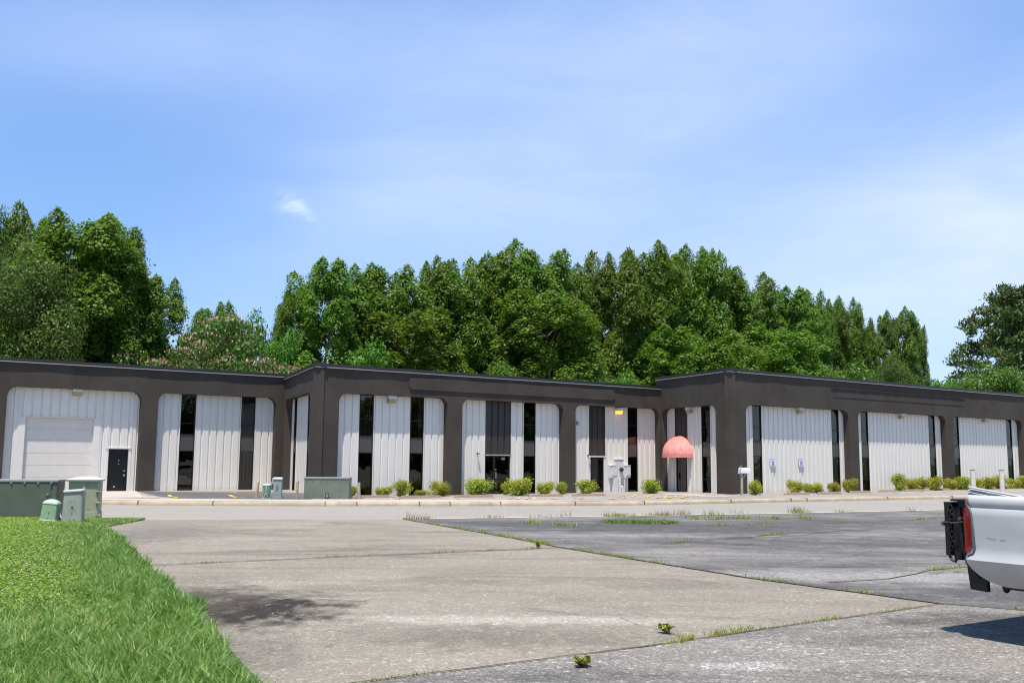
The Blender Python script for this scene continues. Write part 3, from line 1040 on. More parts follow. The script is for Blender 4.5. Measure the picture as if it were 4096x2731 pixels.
# overhead door
mb = MB()
z = -0.27
hs = [-0.27, 0.5, 1.12, 1.73, 2.39, 3.0, 3.54]
for q, r in zip(hs, hs[1:]):
    rect(mb, FL, 8.34, 11.62, q + 0.008, r - 0.008, W + 0.16, W + 0.2)
    rect(mb, FL, 8.34, 11.62, r - 0.008, r + 0.008, W + 0.175, W + 0.19)
gd = mb.build('overhead_door', 'white_door', BLD)
mb = MB()
rect(mb, FL, 8.05, 8.34, ZB, 3.57, W - 0.015, W + 0.25)
rect(mb, FL, 11.62, 11.9, ZB, 3.57, W - 0.015, W + 0.25)
rect(mb, FL, 8.34, 11.62, 3.54, 3.60, W - 0.02, W + 0.25)
mb.build('door_frame', 'white_trim', gd)
# black entry door


def solid_door(F, a, b, z0, z1, trim=True):
    mb = MB()
    rect(mb, F, a + 0.06, b - 0.06, z0 + 0.03, z1 - 0.06, W + 0.07, W + 0.12)
    d = mb.build('door', 'black_door', BLD)
    fr = MB()
    rect(fr, F, a, a + 0.06, z0, z1, W + 0.03, W + 0.14)
    rect(fr, F, b - 0.06, b, z0, z1, W + 0.03, W + 0.14)
    rect(fr, F, a + 0.06, b - 0.06, z1 - 0.06, z1, W + 0.033, W + 0.137)
    rect(fr, F, a + 0.06, b - 0.06, z0, z0 + 0.03, W + 0.02, W + 0.14)
    fr.build('door_frame', 'bronze', d)
    if trim:
        tr = MB()
        rect(tr, F, a - 0.14, b + 0.14, z1, z1 + 0.07, W - 0.04, W + 0.13)
        tr.build('header_trim', 'white_trim', d)
        rect(tr2 := MB(), F, a - 0.1, a, z0, z1, W - 0.015, W + 0.13)
        rect(tr2, F, b, b + 0.1, z0, z1, W - 0.015, W + 0.13)
        tr2.build('side_trim', 'white_trim', d)
    return d


dr = solid_door(FL, 12.42, 13.43, -0.27, 1.99)
for nm, aa, zz, r in (('deadbolt', 13.27, 0.83, 0.045), ('handle', 13.27, 0.6, 0.055), ('door_fitting', 12.98, 1.38, 0.03), ('door_fitting', 12.98, 1.2, 0.03), ('door_fitting', 12.8, 0.0, 0.05)):
    kn = MB().cyl(FL.p(aa, zz, W + (0.0 if aa > 13 else 0.05)), FL.p(aa, zz, W + 0.075), r, seg=10)
    kn.build(nm, 'steel', dr)
# bay B
for a, b in ((14.5, 16.09), (16.93, 19.52), (20.36, 21.56)):
    ribbed(FL, a, b, ZB, zt)
for a in (16.09, 19.52):
    tall_window(FL, a, a + 0.84, -0.29, 1.92, 2.83, 5.05, upper=(3.45,))
# --- middle section
zt = 4.95
for a, b in ((20.6, 22.51), (23.34, 25.51), (26.36, 27.8)):
    ribbed(FM, a, b, ZB, zt)
tall_window(FM, 22.51, 23.34, -0.42, 1.88, 2.75, 4.88, upper=(3.6,), blind=('blind', [(0.05, 0.98)]))
tall_window(FM, 25.51, 26.36, -0.42, 1.88, 2.70, 4.88, upper=(3.6,), blind=('curtain', [(0.02, 0.22), (0.72, 0.98)]))
for a, b in ((28.3, 30.35), (32.12, 33.02), (33.89, 35.8)):
    ribbed(FM, a, b, ZB, zt)
ribbed(FM, 30.35, 32.12, 1.86, zt, 'dark_panel')
tall_window(FM, 33.02, 33.89, -0.42, 1.78, 2.66, 4.88, upper=(3.6,), blind=('curtain', [(0.14, 0.3), (0.55, 0.7), (0.86, 0.97)]))


def glazed_door(F, a, b, z0, z1, name='glass_door', handle_a=None, trim=None):
    t = 0.07
    mb = MB()
    rect(mb, F, a, a + t, z0, z1, W + 0.05, W + 0.11)
    rect(mb, F, b - t, b, z0, z1, W + 0.05, W + 0.11)
    rect(mb, F, a + t, b - t, z1 - t, z1, W + 0.053, W + 0.107)
    rect(mb, F, a + t, b - t, z0, z0 + 0.14, W + 0.053, W + 0.107)
    d = mb.build(name, 'bronze', BLD)
    g = MB()
    rect(g, F, a + t, b - t, z0 + 0.14, z1 - t, W + 0.075, W + 0.085)
    g.build('pane', 'glass', d)
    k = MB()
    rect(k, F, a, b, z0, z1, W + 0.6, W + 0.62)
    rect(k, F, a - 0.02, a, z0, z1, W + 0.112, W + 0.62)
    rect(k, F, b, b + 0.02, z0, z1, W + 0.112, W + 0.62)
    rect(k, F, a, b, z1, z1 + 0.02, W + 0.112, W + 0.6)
    k.build('dark_room_box', 'inside', d)  # black colour replaces the shade of the room behind the door
    if handle_a is not None:
        h = MB()
        rect(h, F, handle_a - 0.03, handle_a + 0.03, 0.52, 0.88, W - 0.0, W + 0.03)
        h.build('handle', 'steel', d)
        rect(h := MB(), F, handle_a - 0.025, handle_a + 0.025, 0.98, 1.05, W + 0.02, W + 0.05)
        h.build('deadbolt', 'steel', d)
    return d


side = glazed_door(FM, 30.37, 31.02, -0.42, 1.80, 'sidelight')
gdoor = glazed_door(FM, 31.02, 32.10, -0.42, 1.80, 'glass_door', 31.12)
mb = MB()
rect(mb, FM, 30.3, 32.17, 1.80, 1.862, W - 0.02, W + 0.1)
mb.build('header_trim', simple('tan_header', (0.42, 0.38, 0.3), 0.5), gdoor)


def text_mesh(txt, size, F, a, z, d, mat, name, parent=None, align='CENTER', vertical=False):
    cu = bpy.data.curves.new('tmp_text', 'FONT')
    cu.body = txt
    cu.size = size
    cu.align_x = align
    cu.align_y = 'CENTER'
    cu.extrude = 0.002
    to = bpy.data.objects.new('tmp_text', cu)
    COL.objects.link(to)
    bpy.context.view_layer.update()
    dg = bpy.context.evaluated_depsgraph_get()
    me = bpy.data.meshes.new_from_object(to.evaluated_get(dg))
    bpy.data.objects.remove(to)
    bpy.data.curves.remove(cu)
    me.name = name
    for v in me.vertices:
        x, y = (v.co.x, v.co.y) if not vertical else (-v.co.y, v.co.x)
        v.co = Vector(F.p(a + x, z + y, d - v.co.z))
    me.materials.clear()
    me.materials.append(M[mat])
    o = bpy.data.objects.new(name, me)
    COL.objects.link(o)
    if parent is not None:
        o.parent = parent
        off = Vector((0, 0, 0))
        r = parent
        while r is not None:
            off += r.location
            r = r.parent
        o.location = -off
    return o


text_mesh('100', 0.2, FM, 31.62, 1.62, W + 0.068, 'sign_white', 'door_number', gdoor)
# bay E
for a, b in ((36.3, 37.93), (39.24, 41.09), (41.93, 43.57)):
    ribbed(FM, a, b, ZB, zt)
ribbed(FM, 37.93, 39.24, 1.84, zt, 'dark_panel')
ed = solid_door(FM, 38.05, 39.13, -0.42, 1.77)
g = MB()
rect(g, FM, 38.13, 39.05, 0.3, 1.66, W + 0.055, W + 0.065)
rect(g, FM, 38.13, 39.05, -0.3, 0.24, W + 0.055, W + 0.065)
g.build('door_pane', simple('dark_door_glass', (0.006, 0.006, 0.006), 0.04, var=0.1), ed)
tall_window(FM, 41.09, 41.93, -0.42, 1.79, 2.66, 4.88, upper=(3.75,), blind=('curtain', [(0.55, 0.66), (0.78, 0.97)]), low_blind=('blind', [(0.08, 0.5), (0.68, 0.8)]))
# raised stucco sign board on the fascia
bp = []
for k in range(11):
    t = math.pi / 2 + math.pi * k / 10
    bp.append((25.37 + 0.26 * math.cos(t) * 0.9, 5.57 + 0.325 * math.sin(t)))
for k in range(11):
    t = -math.pi / 2 + math.pi * k / 10
    bp.append((39.45 + 0.22 * math.cos(t), 5.57 + 0.325 * math.sin(t)))
MB().prism(bp, FM.p, -0.055, 0.0).build('fascia_board', 'stucco', BLD)
# --- right section
zt = 4.95
for a, b in ((43.3, 44.55), (45.36, 52.0), (52.77, 53.5)):
    ribbed(FR, a, b, ZB, zt)
for a, b in ((54.0, 55.07), (55.87, 62.87), (63.69, 64.6)):
    ribbed(FR, a, b, ZB, zt)
for a, b in ((65.1, 65.93), (66.75, 73.3), (74.14, 75.1)):
    ribbed(FR, a, b, ZB, zt)
for a, b in ((75.9, 76.7), (77.5, 84.2), (85.0, 85.8)):
    ribbed(FR, a, b, ZB, zt)
for a, b in ((44.55, 45.36), (52.0, 52.77), (55.07, 55.87), (62.87, 63.69), (65.93, 66.75), (73.3, 74.14), (76.7, 77.5), (84.2, 85.0)):
    tall_window(FR, a, b, -0.32, 1.89, 2.80, 4.88, upper=(3.58,), lower=(0.48,))
# slim bars whose cast shadow stands in for the dark slots
mb = MB()
rect(mb, FR, 51.5, 67.0, 6.20, 6.245, -0.05, 0.0)
rect(mb, FR, 51.7, 66.9, 5.645, 5.665, -0.018, 0.0)
mb.build('fascia_slot_bar', 'stucco', BLD)
# --- left return (narrow, seen at an angle)
zt = 5.0
ribbed(S1, 0.28, 1.22, ZB, zt)
tall_window(S1, 1.22, 2.14, -0.35, 1.88, 2.75, 4.95, upper=(3.6,))
ribbed(S1, 2.14, 5.30, ZB, zt)
tall_window(S1, 5.30, 6.15, -0.35, 1.88, 2.75, 4.95, upper=(3.6,))
ribbed(S1, 6.15, 7.95, ZB, zt)
# --- right return with the awning door
zt = 4.93
ribbed(S2, 0.02, 1.0, ZB, zt, phase=0.08)
ribbed(S2, 1.0, 2.37, 1.86, zt, 'dark_panel')
ribbed(S2, 2.37, 3.80, ZB, zt, phase=0.08)
ribbed(S2, 4.70, 5.95, ZB, zt, phase=0.08)
ad = solid_door(S2, 1.05, 2.26, -0.40, 1.78, trim=False)
mb = MB()
for x0, x1 in ((1.0, 1.05), (2.26, 2.37)):
    rect(mb, S2, x0, x1, ZB, 1.86, W - 0.012, W + 0.12)
rect(mb, S2, 1.05, 2.26, 1.78, 1.86, W - 0.02, W + 0.12)
mb.build('door_frame', 'white_trim', ad)
mb = MB()
rect(mb, S2, 1.2, 2.1, -0.2, 1.62, W + 0.055, W + 0.066)
mb.build('door_pane', simple('dark_door_glass', (0.006, 0.006, 0.006), 0.04, var=0.1), ad)
mb = MB()
rect(mb, S2, 1.28, 1.36, 0.45, 0.85, W - 0.01, W + 0.04)
mb.build('handle', 'bronze', ad)
tall_window(S2, 3.80, 4.70, -0.38, 1.84, 2.72, 4.88, upper=(3.6,), lower=(0.5,), low_blind=('curtain', [(0.14, 0.4)]))
# small dark hatch by the inner corner
mb = MB()
rect(mb, FL, 21.62, 22.05, 0.02, 0.56, -0.03, 0.0)
mb.build('vent_hatch', 'inside', BLD)

# --- fixtures on the walls


def wall_pack(F, a, z, lit, label):
    o = empty('wall_lamp', F.p(a, z - 0.2, W), F.ang, label, 'lamp', 'box lamps under the arches')
    # local frame: x along the wall, y into it, z up
    b = MB()
    b.prism([(-0.30, 0.0), (-0.30, 0.17), (-0.03, 0.17), (-0.03, 0.0)], lambda y, zz, x: (x, y, zz + 0.22), -0.23, 0.23)
    b.box((0, -0.015, 0.2), (0.54, 0.03, 0.44))
    b.build('housing', 'lamp_body', o, world=False, bevel=0.012)
    l = MB()
    l.prism([(-0.29, 0.215), (-0.03, 0.215), (-0.03, 0.01), (-0.2, 0.01)], lambda y, zz, x: (x, y, zz), -0.2, 0.2)
    l.build('lens', 'lamp_lit' if lit else 'lamp_lens', o, world=False, bevel=0.01)


wall_pack(FL, 10.67, 4.9, False, 'white box lamp above the overhead garage door')
wall_pack(FM, 24.3, 4.68, False, 'white box lamp with amber lens left of the raised sign board')
wall_pack(FM, 40.27, 4.62, True, 'glowing amber box lamp, the only one switched on')
wall_pack(S2, 2.74, 4.68, False, 'white box lamp above the pink dome awning')
wall_pack(FR, 48.78, 4.70, False, 'white box lamp high above the two blue parking signs')
wall_pack(FR, 59.5, 4.72, False, 'box lamp on the middle bay of the right wing, above the bushes')
wall_pack(FR, 70.1, 4.78, False, 'box lamp above the two white bollards')


def jar_lamp(F, a, z, label):
    o = empty('jar_lamp', F.p(a, z, W), F.ang, label, 'lamp', 'small jar lamps beside the doors')
    b = MB()
    b.cyl((0, 0, 0.03), (0, -0.03, 0.03), 0.055, seg=12)
    b.cyl((0, -0.02, 0.04), (0, -0.14, 0.04), 0.018, seg=8)
    b.cyl((0, -0.14, 0.0), (0, -0.14, 0.07), 0.06, 0.03, seg=12)
    b.build('bracket', 'bronze_lamp', o, world=False)
    g_ = MB()
    g_.rings([[(r * math.cos(t), -0.14 + r * math.sin(t), zz) for t in [2 * math.pi * k / 12 for k in range(12)]]
              for r, zz in ((0.055, 0.0), (0.062, -0.05), (0.055, -0.11), (0.03, -0.14))])
    g_.build('jar', 'bulb', o, world=False, smooth=40)


jar_lamp(FM, 29.85, 1.86, 'small jar lamp left of the glazed double entrance')
jar_lamp(FM, 37.87, 1.84, 'small jar lamp at the corner of the single door near the meters')

o = empty('junction_box', FM.p(37.02, 3.68, W), FM.ang, 'small grey box high on the panel left of the dark ribbed strip', 'box')
b = MB().box((0, -0.05, 0.1), (0.18, 0.09, 0.22)).box((0, -0.1, 0.1), (0.14, 0.02, 0.17))
b.build('case', 'gas', o, world=False, bevel=0.008)


def parking_sign(a, label):
    z0, z1 = 1.32, 1.80
    w = 0.235
    o = empty('parking_sign', FR.p(a, z0, W - 0.06), 0, label, 'sign', 'reserved parking signs')
    b = MB()
    rect(b, FR, a - w, a + w, z0, z1, W - 0.075, W - 0.065)
    b.build('plate', 'sign_white', o, bevel=0.0)
    rl = MB()
    for x in (-w + 0.02, w - 0.04):
        rect(rl, FR, a + x, a + x + 0.02, z0 + 0.03, z1 - 0.03, W - 0.064, W + 0.003)
    rl.build('bracket', 'bolt', o)
    d = W - 0.0755
    text_mesh('RESERVED', 0.098, FR, a, 1.735, d, 'ink', 'lettering', o)
    text_mesh('PARKING', 0.09, FR, a, 1.64, d, 'ink', 'lettering', o)
    s = MB()
    rect(s, FR, a - 0.1, a + 0.1, 1.41, 1.585, W - 0.079, W - 0.0755)
    s.build('emblem', 'sign_blue', o)
    y = MB()
    dd0, dd1 = W - 0.083, W - 0.0792
    y.prism([(a - 0.022 + 0.016 * math.cos(t), 1.563 + 0.016 * math.sin(t)) for t in [2 * math.pi * k / 10 for k in range(10)]], FR.p, dd0, dd1)
    y.prism([(a - 0.03, 1.49), (a - 0.012, 1.49), (a - 0.014, 1.543), (a - 0.03, 1.543)], FR.p, dd0, dd1)
    y.prism([(a - 0.012, 1.49), (a + 0.03, 1.49), (a + 0.05, 1.432), (a + 0.062, 1.432), (a + 0.062, 1.445), (a + 0.04, 1.505), (a - 0.012, 1.505)], FR.p, dd0, dd1)
    y.prism([(a - 0.012, 1.52), (a + 0.02, 1.52), (a + 0.02, 1.53), (a - 0.012, 1.53)], FR.p, dd0, dd1)
    ring = []
    for k in range(13):
        t = math.pi * 0.62 + math.pi * 1.25 * k / 12
        ring.append((a - 0.012 + 0.052 * math.cos(t), 1.475 + 0.05 * math.sin(t)))
    for k in range(12, -1, -1):
        t = math.pi * 0.62 + math.pi * 1.25 * k / 12
        ring.append((a - 0.012 + 0.038 * math.cos(t), 1.475 + 0.036 * math.sin(t)))
    for i in range(12):
        y.prism([ring[i], ring[i + 1], ring[25 - i - 1], ring[25 - i]], FR.p, dd0, dd1)
    y.build('emblem_figure', 'sign_white', o)
    t = MB()
    rect(t, FR, a - 0.17, a + 0.17, 1.378, 1.392, d - 0.003, d)
    rect(t, FR, a - 0.1, a + 0.1, 1.352, 1.364, d - 0.003, d)
    t.build('fine_print', 'ink', o)


parking_sign(46.24, 'white and blue reserved parking sign nearer the mailbox')
parking_sign(48.86, 'white and blue reserved parking sign above the clump of three bushes')

# electrical cabinet group
o = empty('meter_cabinet', FM.p(40.35, -0.42, W), FM.ang, 'white electric meter and breaker boxes with conduits on the wall', 'meter')
ox = 40.35
b = MB().box((-0.05, -0.05, 1.48), (0.70, 0.09, 1.16))
b.build('back_box', 'elec', o, world=False, bevel=0.008)
b = MB().box((-0.05, -0.06, 2.07), (0.76, 0.13, 0.03))
b.build('rain_hood', 'elec', o, world=False)
for x, nm in ((-0.62, 0), (0.54, 1)):
    b = MB().box((x, -0.10, 1.31), (0.50, 0.20, 0.76)).box((x, -0.115, 1.70), (0.52, 0.24, 0.02)).box((x + 0.06, -0.22, 1.33), (0.33, 0.05, 0.5))
    q = b.build('breaker_box', 'elec', o, world=False, bevel=0.008)
    b = MB().box((x + 0.29, -0.12, 1.47), (0.05, 0.05, 0.05)).box((x + 0.29, -0.12, 1.0), (0.04, 0.05, 0.04))
    b.build('switch', 'steel', q, world=False)
b = MB().cyl((0.08, -0.09, 1.44), (0.08, -0.22, 1.44), 0.13, seg=20).cyl((0.08, -0.2, 1.44), (0.08, -0.27, 1.44), 0.1, 0.085, seg=20)
b.build('meter_dial', 'meter', o, world=False, smooth=40)
for x, r, z1, ln in ((-0.43, 0.17, 0.93, 0), (-0.05, 0.08, 0.9, 0), (0.32, 0.035, 0.9, 0), (0.13, 0.12, 0.42, 0.1)):
    b = MB()
    if r > 0.15:
        b.box((x, -0.13, z1 / 2), (0.36, 0.24, z1))
    else:
        b.cyl((x + (0.05 if ln else 0), -0.14, 0), (x - ln * 0.4, -0.14, z1), r, seg=12)
    b.build('conduit', 'elec', o, world=False, bevel=0.006 if r > 0.15 else 0, smooth=None if r > 0.15 else 40)

# awning: a half dome of faded fabric on the right return
AW, AH, AD = 1.24, 1.12, 1.12
aw = empty('dome_awning', S2.p(1.62, 1.78, W), S2.ang, 'faded coral pink dome awning over the corner door', 'awning')
b = MB()
nr, ns = 14, 10
rings = []
for i in range(nr + 1):
    th_ = math.pi * i / nr              # round from left to right
    row = []
    for j in range(ns + 1):
        ph = math.pi / 2 * j / ns       # from rim up to the crown
        sag = 1.0 - 0.012 * (i % 2)
        row.append((-AW * math.cos(th_) * math.cos(ph) * sag, -AD * math.sin(th_) * math.cos(ph) * sag, 0.22 + AH * math.sin(ph)))
    rings.append(row)
vs = [p for r_ in rings for p in r_]
fs = [(i * (ns + 1) + j, (i + 1) * (ns + 1) + j, (i + 1) * (ns + 1) + j + 1, i * (ns + 1) + j + 1) for i in range(nr) for j in range(ns)]
b.add(vs, fs)
b.build('canopy', 'awning', aw, world=False, smooth=60)
b = MB()
vs, fs = [], []
n = 40
for i in range(n + 1):
    t = math.pi * i / n
    w_ = 1 + 0.006 * math.sin(i * 2.4)
    vs += [(-AW * 1.005 * math.cos(t) * w_, -AD * 1.005 * math.sin(t) * w_, 0.225), (-AW * 1.012 * math.cos(t) * w_, -AD * 1.012 * math.sin(t) * w_, 0.0)]
for i in range(n):
    fs.append((2 * i, 2 * i + 1, 2 * i + 3, 2 * i + 2))
b.add(vs, fs)
b.build('valance', simple('faded_valance', (0.62, 0.23, 0.21), 0.85, var=0.15, scale=4), aw, world=False, smooth=60)
b = MB()
b.tube([(-AW * 0.985 * math.cos(math.pi * i / 20), -AD * 0.985 * math.sin(math.pi * i / 20), 0.21) for i in range(21)], 0.014, 6)
b.build('rim_tube', 'bolt', aw, world=False)

# gas meter by the inner corner
gx, gy = FL.p(21.3, 0, -0.35)[:2]
o = empty('gas_meter', (gx, gy, gz(gx, gy)), FL.ang, 'grey gas meter with bent pipes in the inner corner', 'meter')
o.scale = (0.62, 0.62, 0.55)
b = MB().box((0, 0, 0.72), (0.34, 0.22, 0.26)).cyl((0, -0.02, 0.88), (0, -0.02, 0.96), 0.12, seg=12)
b.build('meter_body', 'gas', o, world=False, bevel=0.03)
b = MB().tube([(-0.1, 0, 0), (-0.1, 0, 0.6)], 0.035).tube([(0.1, 0, 0.0), (0.1, 0, 0.6)], 0.03).cyl((0, 0, 0.1), (0, 0, 0.35), 0.12, 0.08)
b.build('riser', 'pipe_dark', o, world=False)
b = MB().tube([(-0.05, 0, 0.86), (-0.05, 0, 1.2), (0.1, 0, 1.28), (0.1, 0, 1.28), (1.3, 0.02, 1.28)], 0.03)
b.build('feed_pipe', 'elec', o, world=False, smooth=40)

# ------------------------------------------------------------------ street furniture and utility boxes


def on_ground(px, py):
    x, y = G(px, py)
    return x, y, gz(x, y)


def post(px, py, top, r, mat, label, name='wooden_post', lean=0.0, group='short wooden posts behind the kerb'):
    x, y, z = on_ground(px, py)
    h = (py - top) / F_PX * y
    o = empty(name, (x, y, z), 0, label, 'post', group)
    b = MB()
    rings = []
    for i in range(7):
        t = i / 6
        rr = r * (1.06 - 0.12 * t) * random.uniform(0.97, 1.03)
        rings.append([(lean * t * h + rr * math.cos(a), rr * math.sin(a), -0.1 + t * (h + 0.1) + (0.02 * math.cos(a) if i == 6 else 0)) for a in [2 * math.pi * k / 12 for k in range(12)]])
    b.rings(rings)
    b.build('shaft', mat, o, world=False, smooth=50)
    return o


post(1025, 1990, 1929, 0.065, 'wood', 'short tan wooden post left of the mint pedestal, leaning right', lean=0.10)
post(1187, 1990, 1926, 0.062, 'wood', 'short upright orange brown post between grey cabinet and green transformer', lean=0.02)
post(1395, 1993.5, 1924, 0.07, 'wood', 'short wooden post touching the right end of the green transformer', lean=0.01)
post(1437, 1996, 1931, 0.065, 'wood_gray', 'weathered grey post, rightmost of the row, leaning left', lean=-0.06)


def bollard(px, py, top, r, label):
    x, y, z = on_ground(px, py)
    h = (py - top) / F_PX * y
    o = empty('bollard', (x, y, z), 0, label, 'bollard', 'white steel bollards at the lot entrance')
    b = MB()
    b.rings([[(rr * math.cos(a), rr * math.sin(a), zz) for a in [2 * math.pi * k / 20 for k in range(20)]] for rr, zz in ((r, -0.1), (r, h - 0.12), (r, h - 0.05))])
    b.build('pipe', 'bollard', o, world=False, smooth=50)
    b = MB()
    b.rings([[(rr * math.cos(a), rr * math.sin(a), zz) for a in [2 * math.pi * k / 20 for k in range(20)]] for rr, zz in ((r * 1.02, h - 0.05), (r * 1.02, h - 0.015), (r * 0.8, h + 0.012), (r * 0.2, h + 0.02))])
    b.build('cap', 'rust', o, world=False, smooth=40)


bollard(3895, 1970.5, 1879, 0.15, 'rust spotted white bollard behind the pipe bundle')
bollard(4010, 1970, 1880.5, 0.15, 'rust spotted white bollard standing clear right of the pipe bundle')

# mailbox
x, y, z = on_ground(2968, 1981.5)
o = empty('mailbox', (x, y, z), R(8), 'white mailbox on a weathered wooden post by the dark corner', 'mailbox')
b = MB().box((0, 0, 0.55), (0.11, 0.11, 1.2)).box((0.03, 0, 1.16), (0.5, 0.16, 0.03))
b.build('post', 'wood_gray', o, world=False, bevel=0.008)
b = MB().tube([(0.02, 0, 0.85), (0.24, 0, 1.14)], 0.035, 6)
b.build('brace', 'wood_gray', o, world=False)
b = MB()
prof = [(-0.13, 0.0), (0.13, 0.0)] + [(0.13 * math.cos(t), 0.16 + 0.13 * math.sin(t)) for t in [math.pi * k / 10 for k in range(11)]]
b.rings([[(xx, p[0], 1.18 + p[1]) for p in prof] for xx in (-0.14, 0.42)])
mbx = b.build('box', 'mail', o, world=False, bevel=0.006)
b = MB()
b.rings([[(xx, p[0] * 1.04, 1.175 + p[1] * 1.03) for p in prof] for xx in (0.42, 0.44)])
b.build('door', 'mail', mbx, world=False)
b = MB().box((-0.12, -0.16, 1.42), (0.03, 0.02, 0.34)).box((-0.09, -0.16, 1.56), (0.09, 0.02, 0.06))
b.build('flag', 'bolt', o, world=False)

# wheel stops


def wheel_stop(px, py, length, label, ang=YAW):
    x, y, z = on_ground(px, py)
    mb = MB()
    prof = [(-0.09, -0.03), (-0.085, 0.02), (-0.055, 0.13), (0.055, 0.13), (0.085, 0.02), (0.09, -0.03)]
    c, s = math.cos(ang), math.sin(ang)
    rings = []
    for a, k in ((-length / 2, 0.55), (-length / 2 + 0.14, 1.0), (-length / 4, 1), (length / 4, 1), (length / 2 - 0.14, 1.0), (length / 2, 0.55)):
        rings.append([(c * a - s * p, s * a + c * p, q if q < 0.05 else q * k) for p, q in prof])
    mb.rings(rings)
    o = mb.build('wheel_stop', 'stop', bevel=0.01)
    o.location = (x, y, z)
    tag(o, label, 'wheel stop', 'concrete wheel stops along the building')


SA = YAW
for px, py, ln, lab in ((1012, 1974.5, 1.95, 'wheel stop behind the grey cabinet and mint pedestal'),
                        (1486, 1990, 2.0, 'wheel stop behind the rightmost wooden posts'),
                        (1684, 1991, 2.25, 'wheel stop in front of the grassy low bush'),
                        (1896, 1988, 2.2, 'wheel stop below the broad bush left of the glazed entrance'),
                        (2184, 1984.8, 2.1, 'wheel stop below the double bush right of the glazed entrance'),
                        (2357, 1982.6, 2.1, 'wheel stop below the bush at the single door'),
                        (3188, 1978.4, 1.85, 'wheel stop below the clump of three bushes'),
                        (3318, 1975.5, 1.8, 'wheel stop between the clump of three and the small lone bush'),
                        (3440, 1971, 1.75, 'wheel stop at the dark pillar right of the round lone bush'),
                        (3554, 1967, 1.75, 'wheel stop left of the tallest round bush'),
                        (3662, 1964, 1.75, 'wheel stop right of the tallest round bush'),
                        (3764, 1960, 1.75, 'wheel stop just left of the pipe bundle end'),
                        (3860, 1957.5, 1.9, 'wheel stop half hidden behind the pipe bundle'),
                        (3960, 1955, 1.6, 'wheel stop between the two bollards'),
                        (4050, 1952, 1.6, 'wheel stop right of both bollards')):
    wheel_stop(px, py, ln, lab, SA - 0.12)


def rounded(w, d, r, n=4):
    pts = []
    for cx, cy, t0 in ((w / 2 - r, d / 2 - r, 0), (-w / 2 + r, d / 2 - r, 90), (-w / 2 + r, -d / 2 + r, 180), (w / 2 - r, -d / 2 + r, 270)):
        for k in range(n + 1):
            t = R(t0 + 90 * k / n)
            pts.append((cx + r * math.cos(t), cy + r * math.sin(t)))
    return pts


def loft_box(mb, stations, mi=0):
    """stations: (z, width, depth, radius, dx, dy)."""
    mb.rings([[(px_ + s[4], py_ + s[5], s[0]) for px_, py_ in rounded(s[1], s[2], s[3])] for s in stations], mi)
    return mb


# big transformer on the lawn
x, y = -13.35, 26.45
o = empty('transformer_box', (x, y, 0.0), R(13), 'large dark green steel utility box at the left edge of the lawn', 'utility box')
BW, BD, BH = 3.2, 0.95, 0.93
cx = -0.53
b = MB().box((cx, 0, BH / 2 - 0.05), (BW, BD, BH + 0.1))
b.build('body', 'tgreen', o, world=False, bevel=0.012)
b = MB().box((cx, 0, BH + 0.02), (BW + 0.05, BD + 0.06, 0.06))
b.build('lid', 'tgreen_edge', o, world=False, bevel=0.01)
b = MB().box((cx - 0.05, -BD / 2 - 0.008, BH / 2 - 0.06), (BW - 0.2, 0.016, BH + 0.0))
b.build('front_panel', 'tgreen', o, world=False)
b = MB()
for k in range(8):
    b.cyl((cx + BW / 2 - 0.14 - 0.33 * k, -BD / 2 - 0.01, BH - 0.03), (cx + BW / 2 - 0.14 - 0.33 * k, -BD / 2 - 0.045, BH - 0.03), 0.022, seg=8)
b.cyl((cx + BW / 2 - 0.22, -BD / 2 - 0.01, 0.6), (cx + BW / 2 - 0.22, -BD / 2 - 0.045, 0.6), 0.024, seg=8)
b.build('bolts', 'bolt', o, world=False)
# pale green pedestal
x, y, z = on_ground(196, 2093)
o = empty('cable_pedestal', (x, y, z), R(-22), 'small pale green plastic pedestal with domed top, leaning', 'pedestal')
o.rotation_euler = (0, R(5), R(6))
b = loft_box(MB(), [(-0.05, 0.42, 0.36, 0.03, 0, 0), (0.09, 0.42, 0.36, 0.03, 0, 0), (0.10, 0.40, 0.34, 0.03, 0, 0)])
b.build('base', 'pedgreen', o, world=False)
b = loft_box(MB(), [(0.09, 0.385, 0.32, 0.04, 0, 0), (0.50, 0.355, 0.30, 0.04, 0, 0)])
b.build('cover', 'pedgreen', o, world=False, smooth=40)
b = loft_box(MB(), [(0.49, 0.37, 0.315, 0.04, 0, 0), (0.52, 0.37, 0.315, 0.05, 0, 0), (0.57, 0.27, 0.23, 0.06, 0, 0), (0.60, 0.12, 0.11, 0.04, 0, 0)])
b.build('dome', simple('pale_green_dome', (0.36, 0.5, 0.36), 0.5, var=0.06), o, world=False, smooth=60)
b = MB()
for xx, zz in ((0.0, 0.30), (0.0, 0.17)):
    b.cyl((xx, -0.14, zz), (xx, -0.175, zz), 0.012, seg=8)
b.build('bolts', 'bolt', o, world=False)
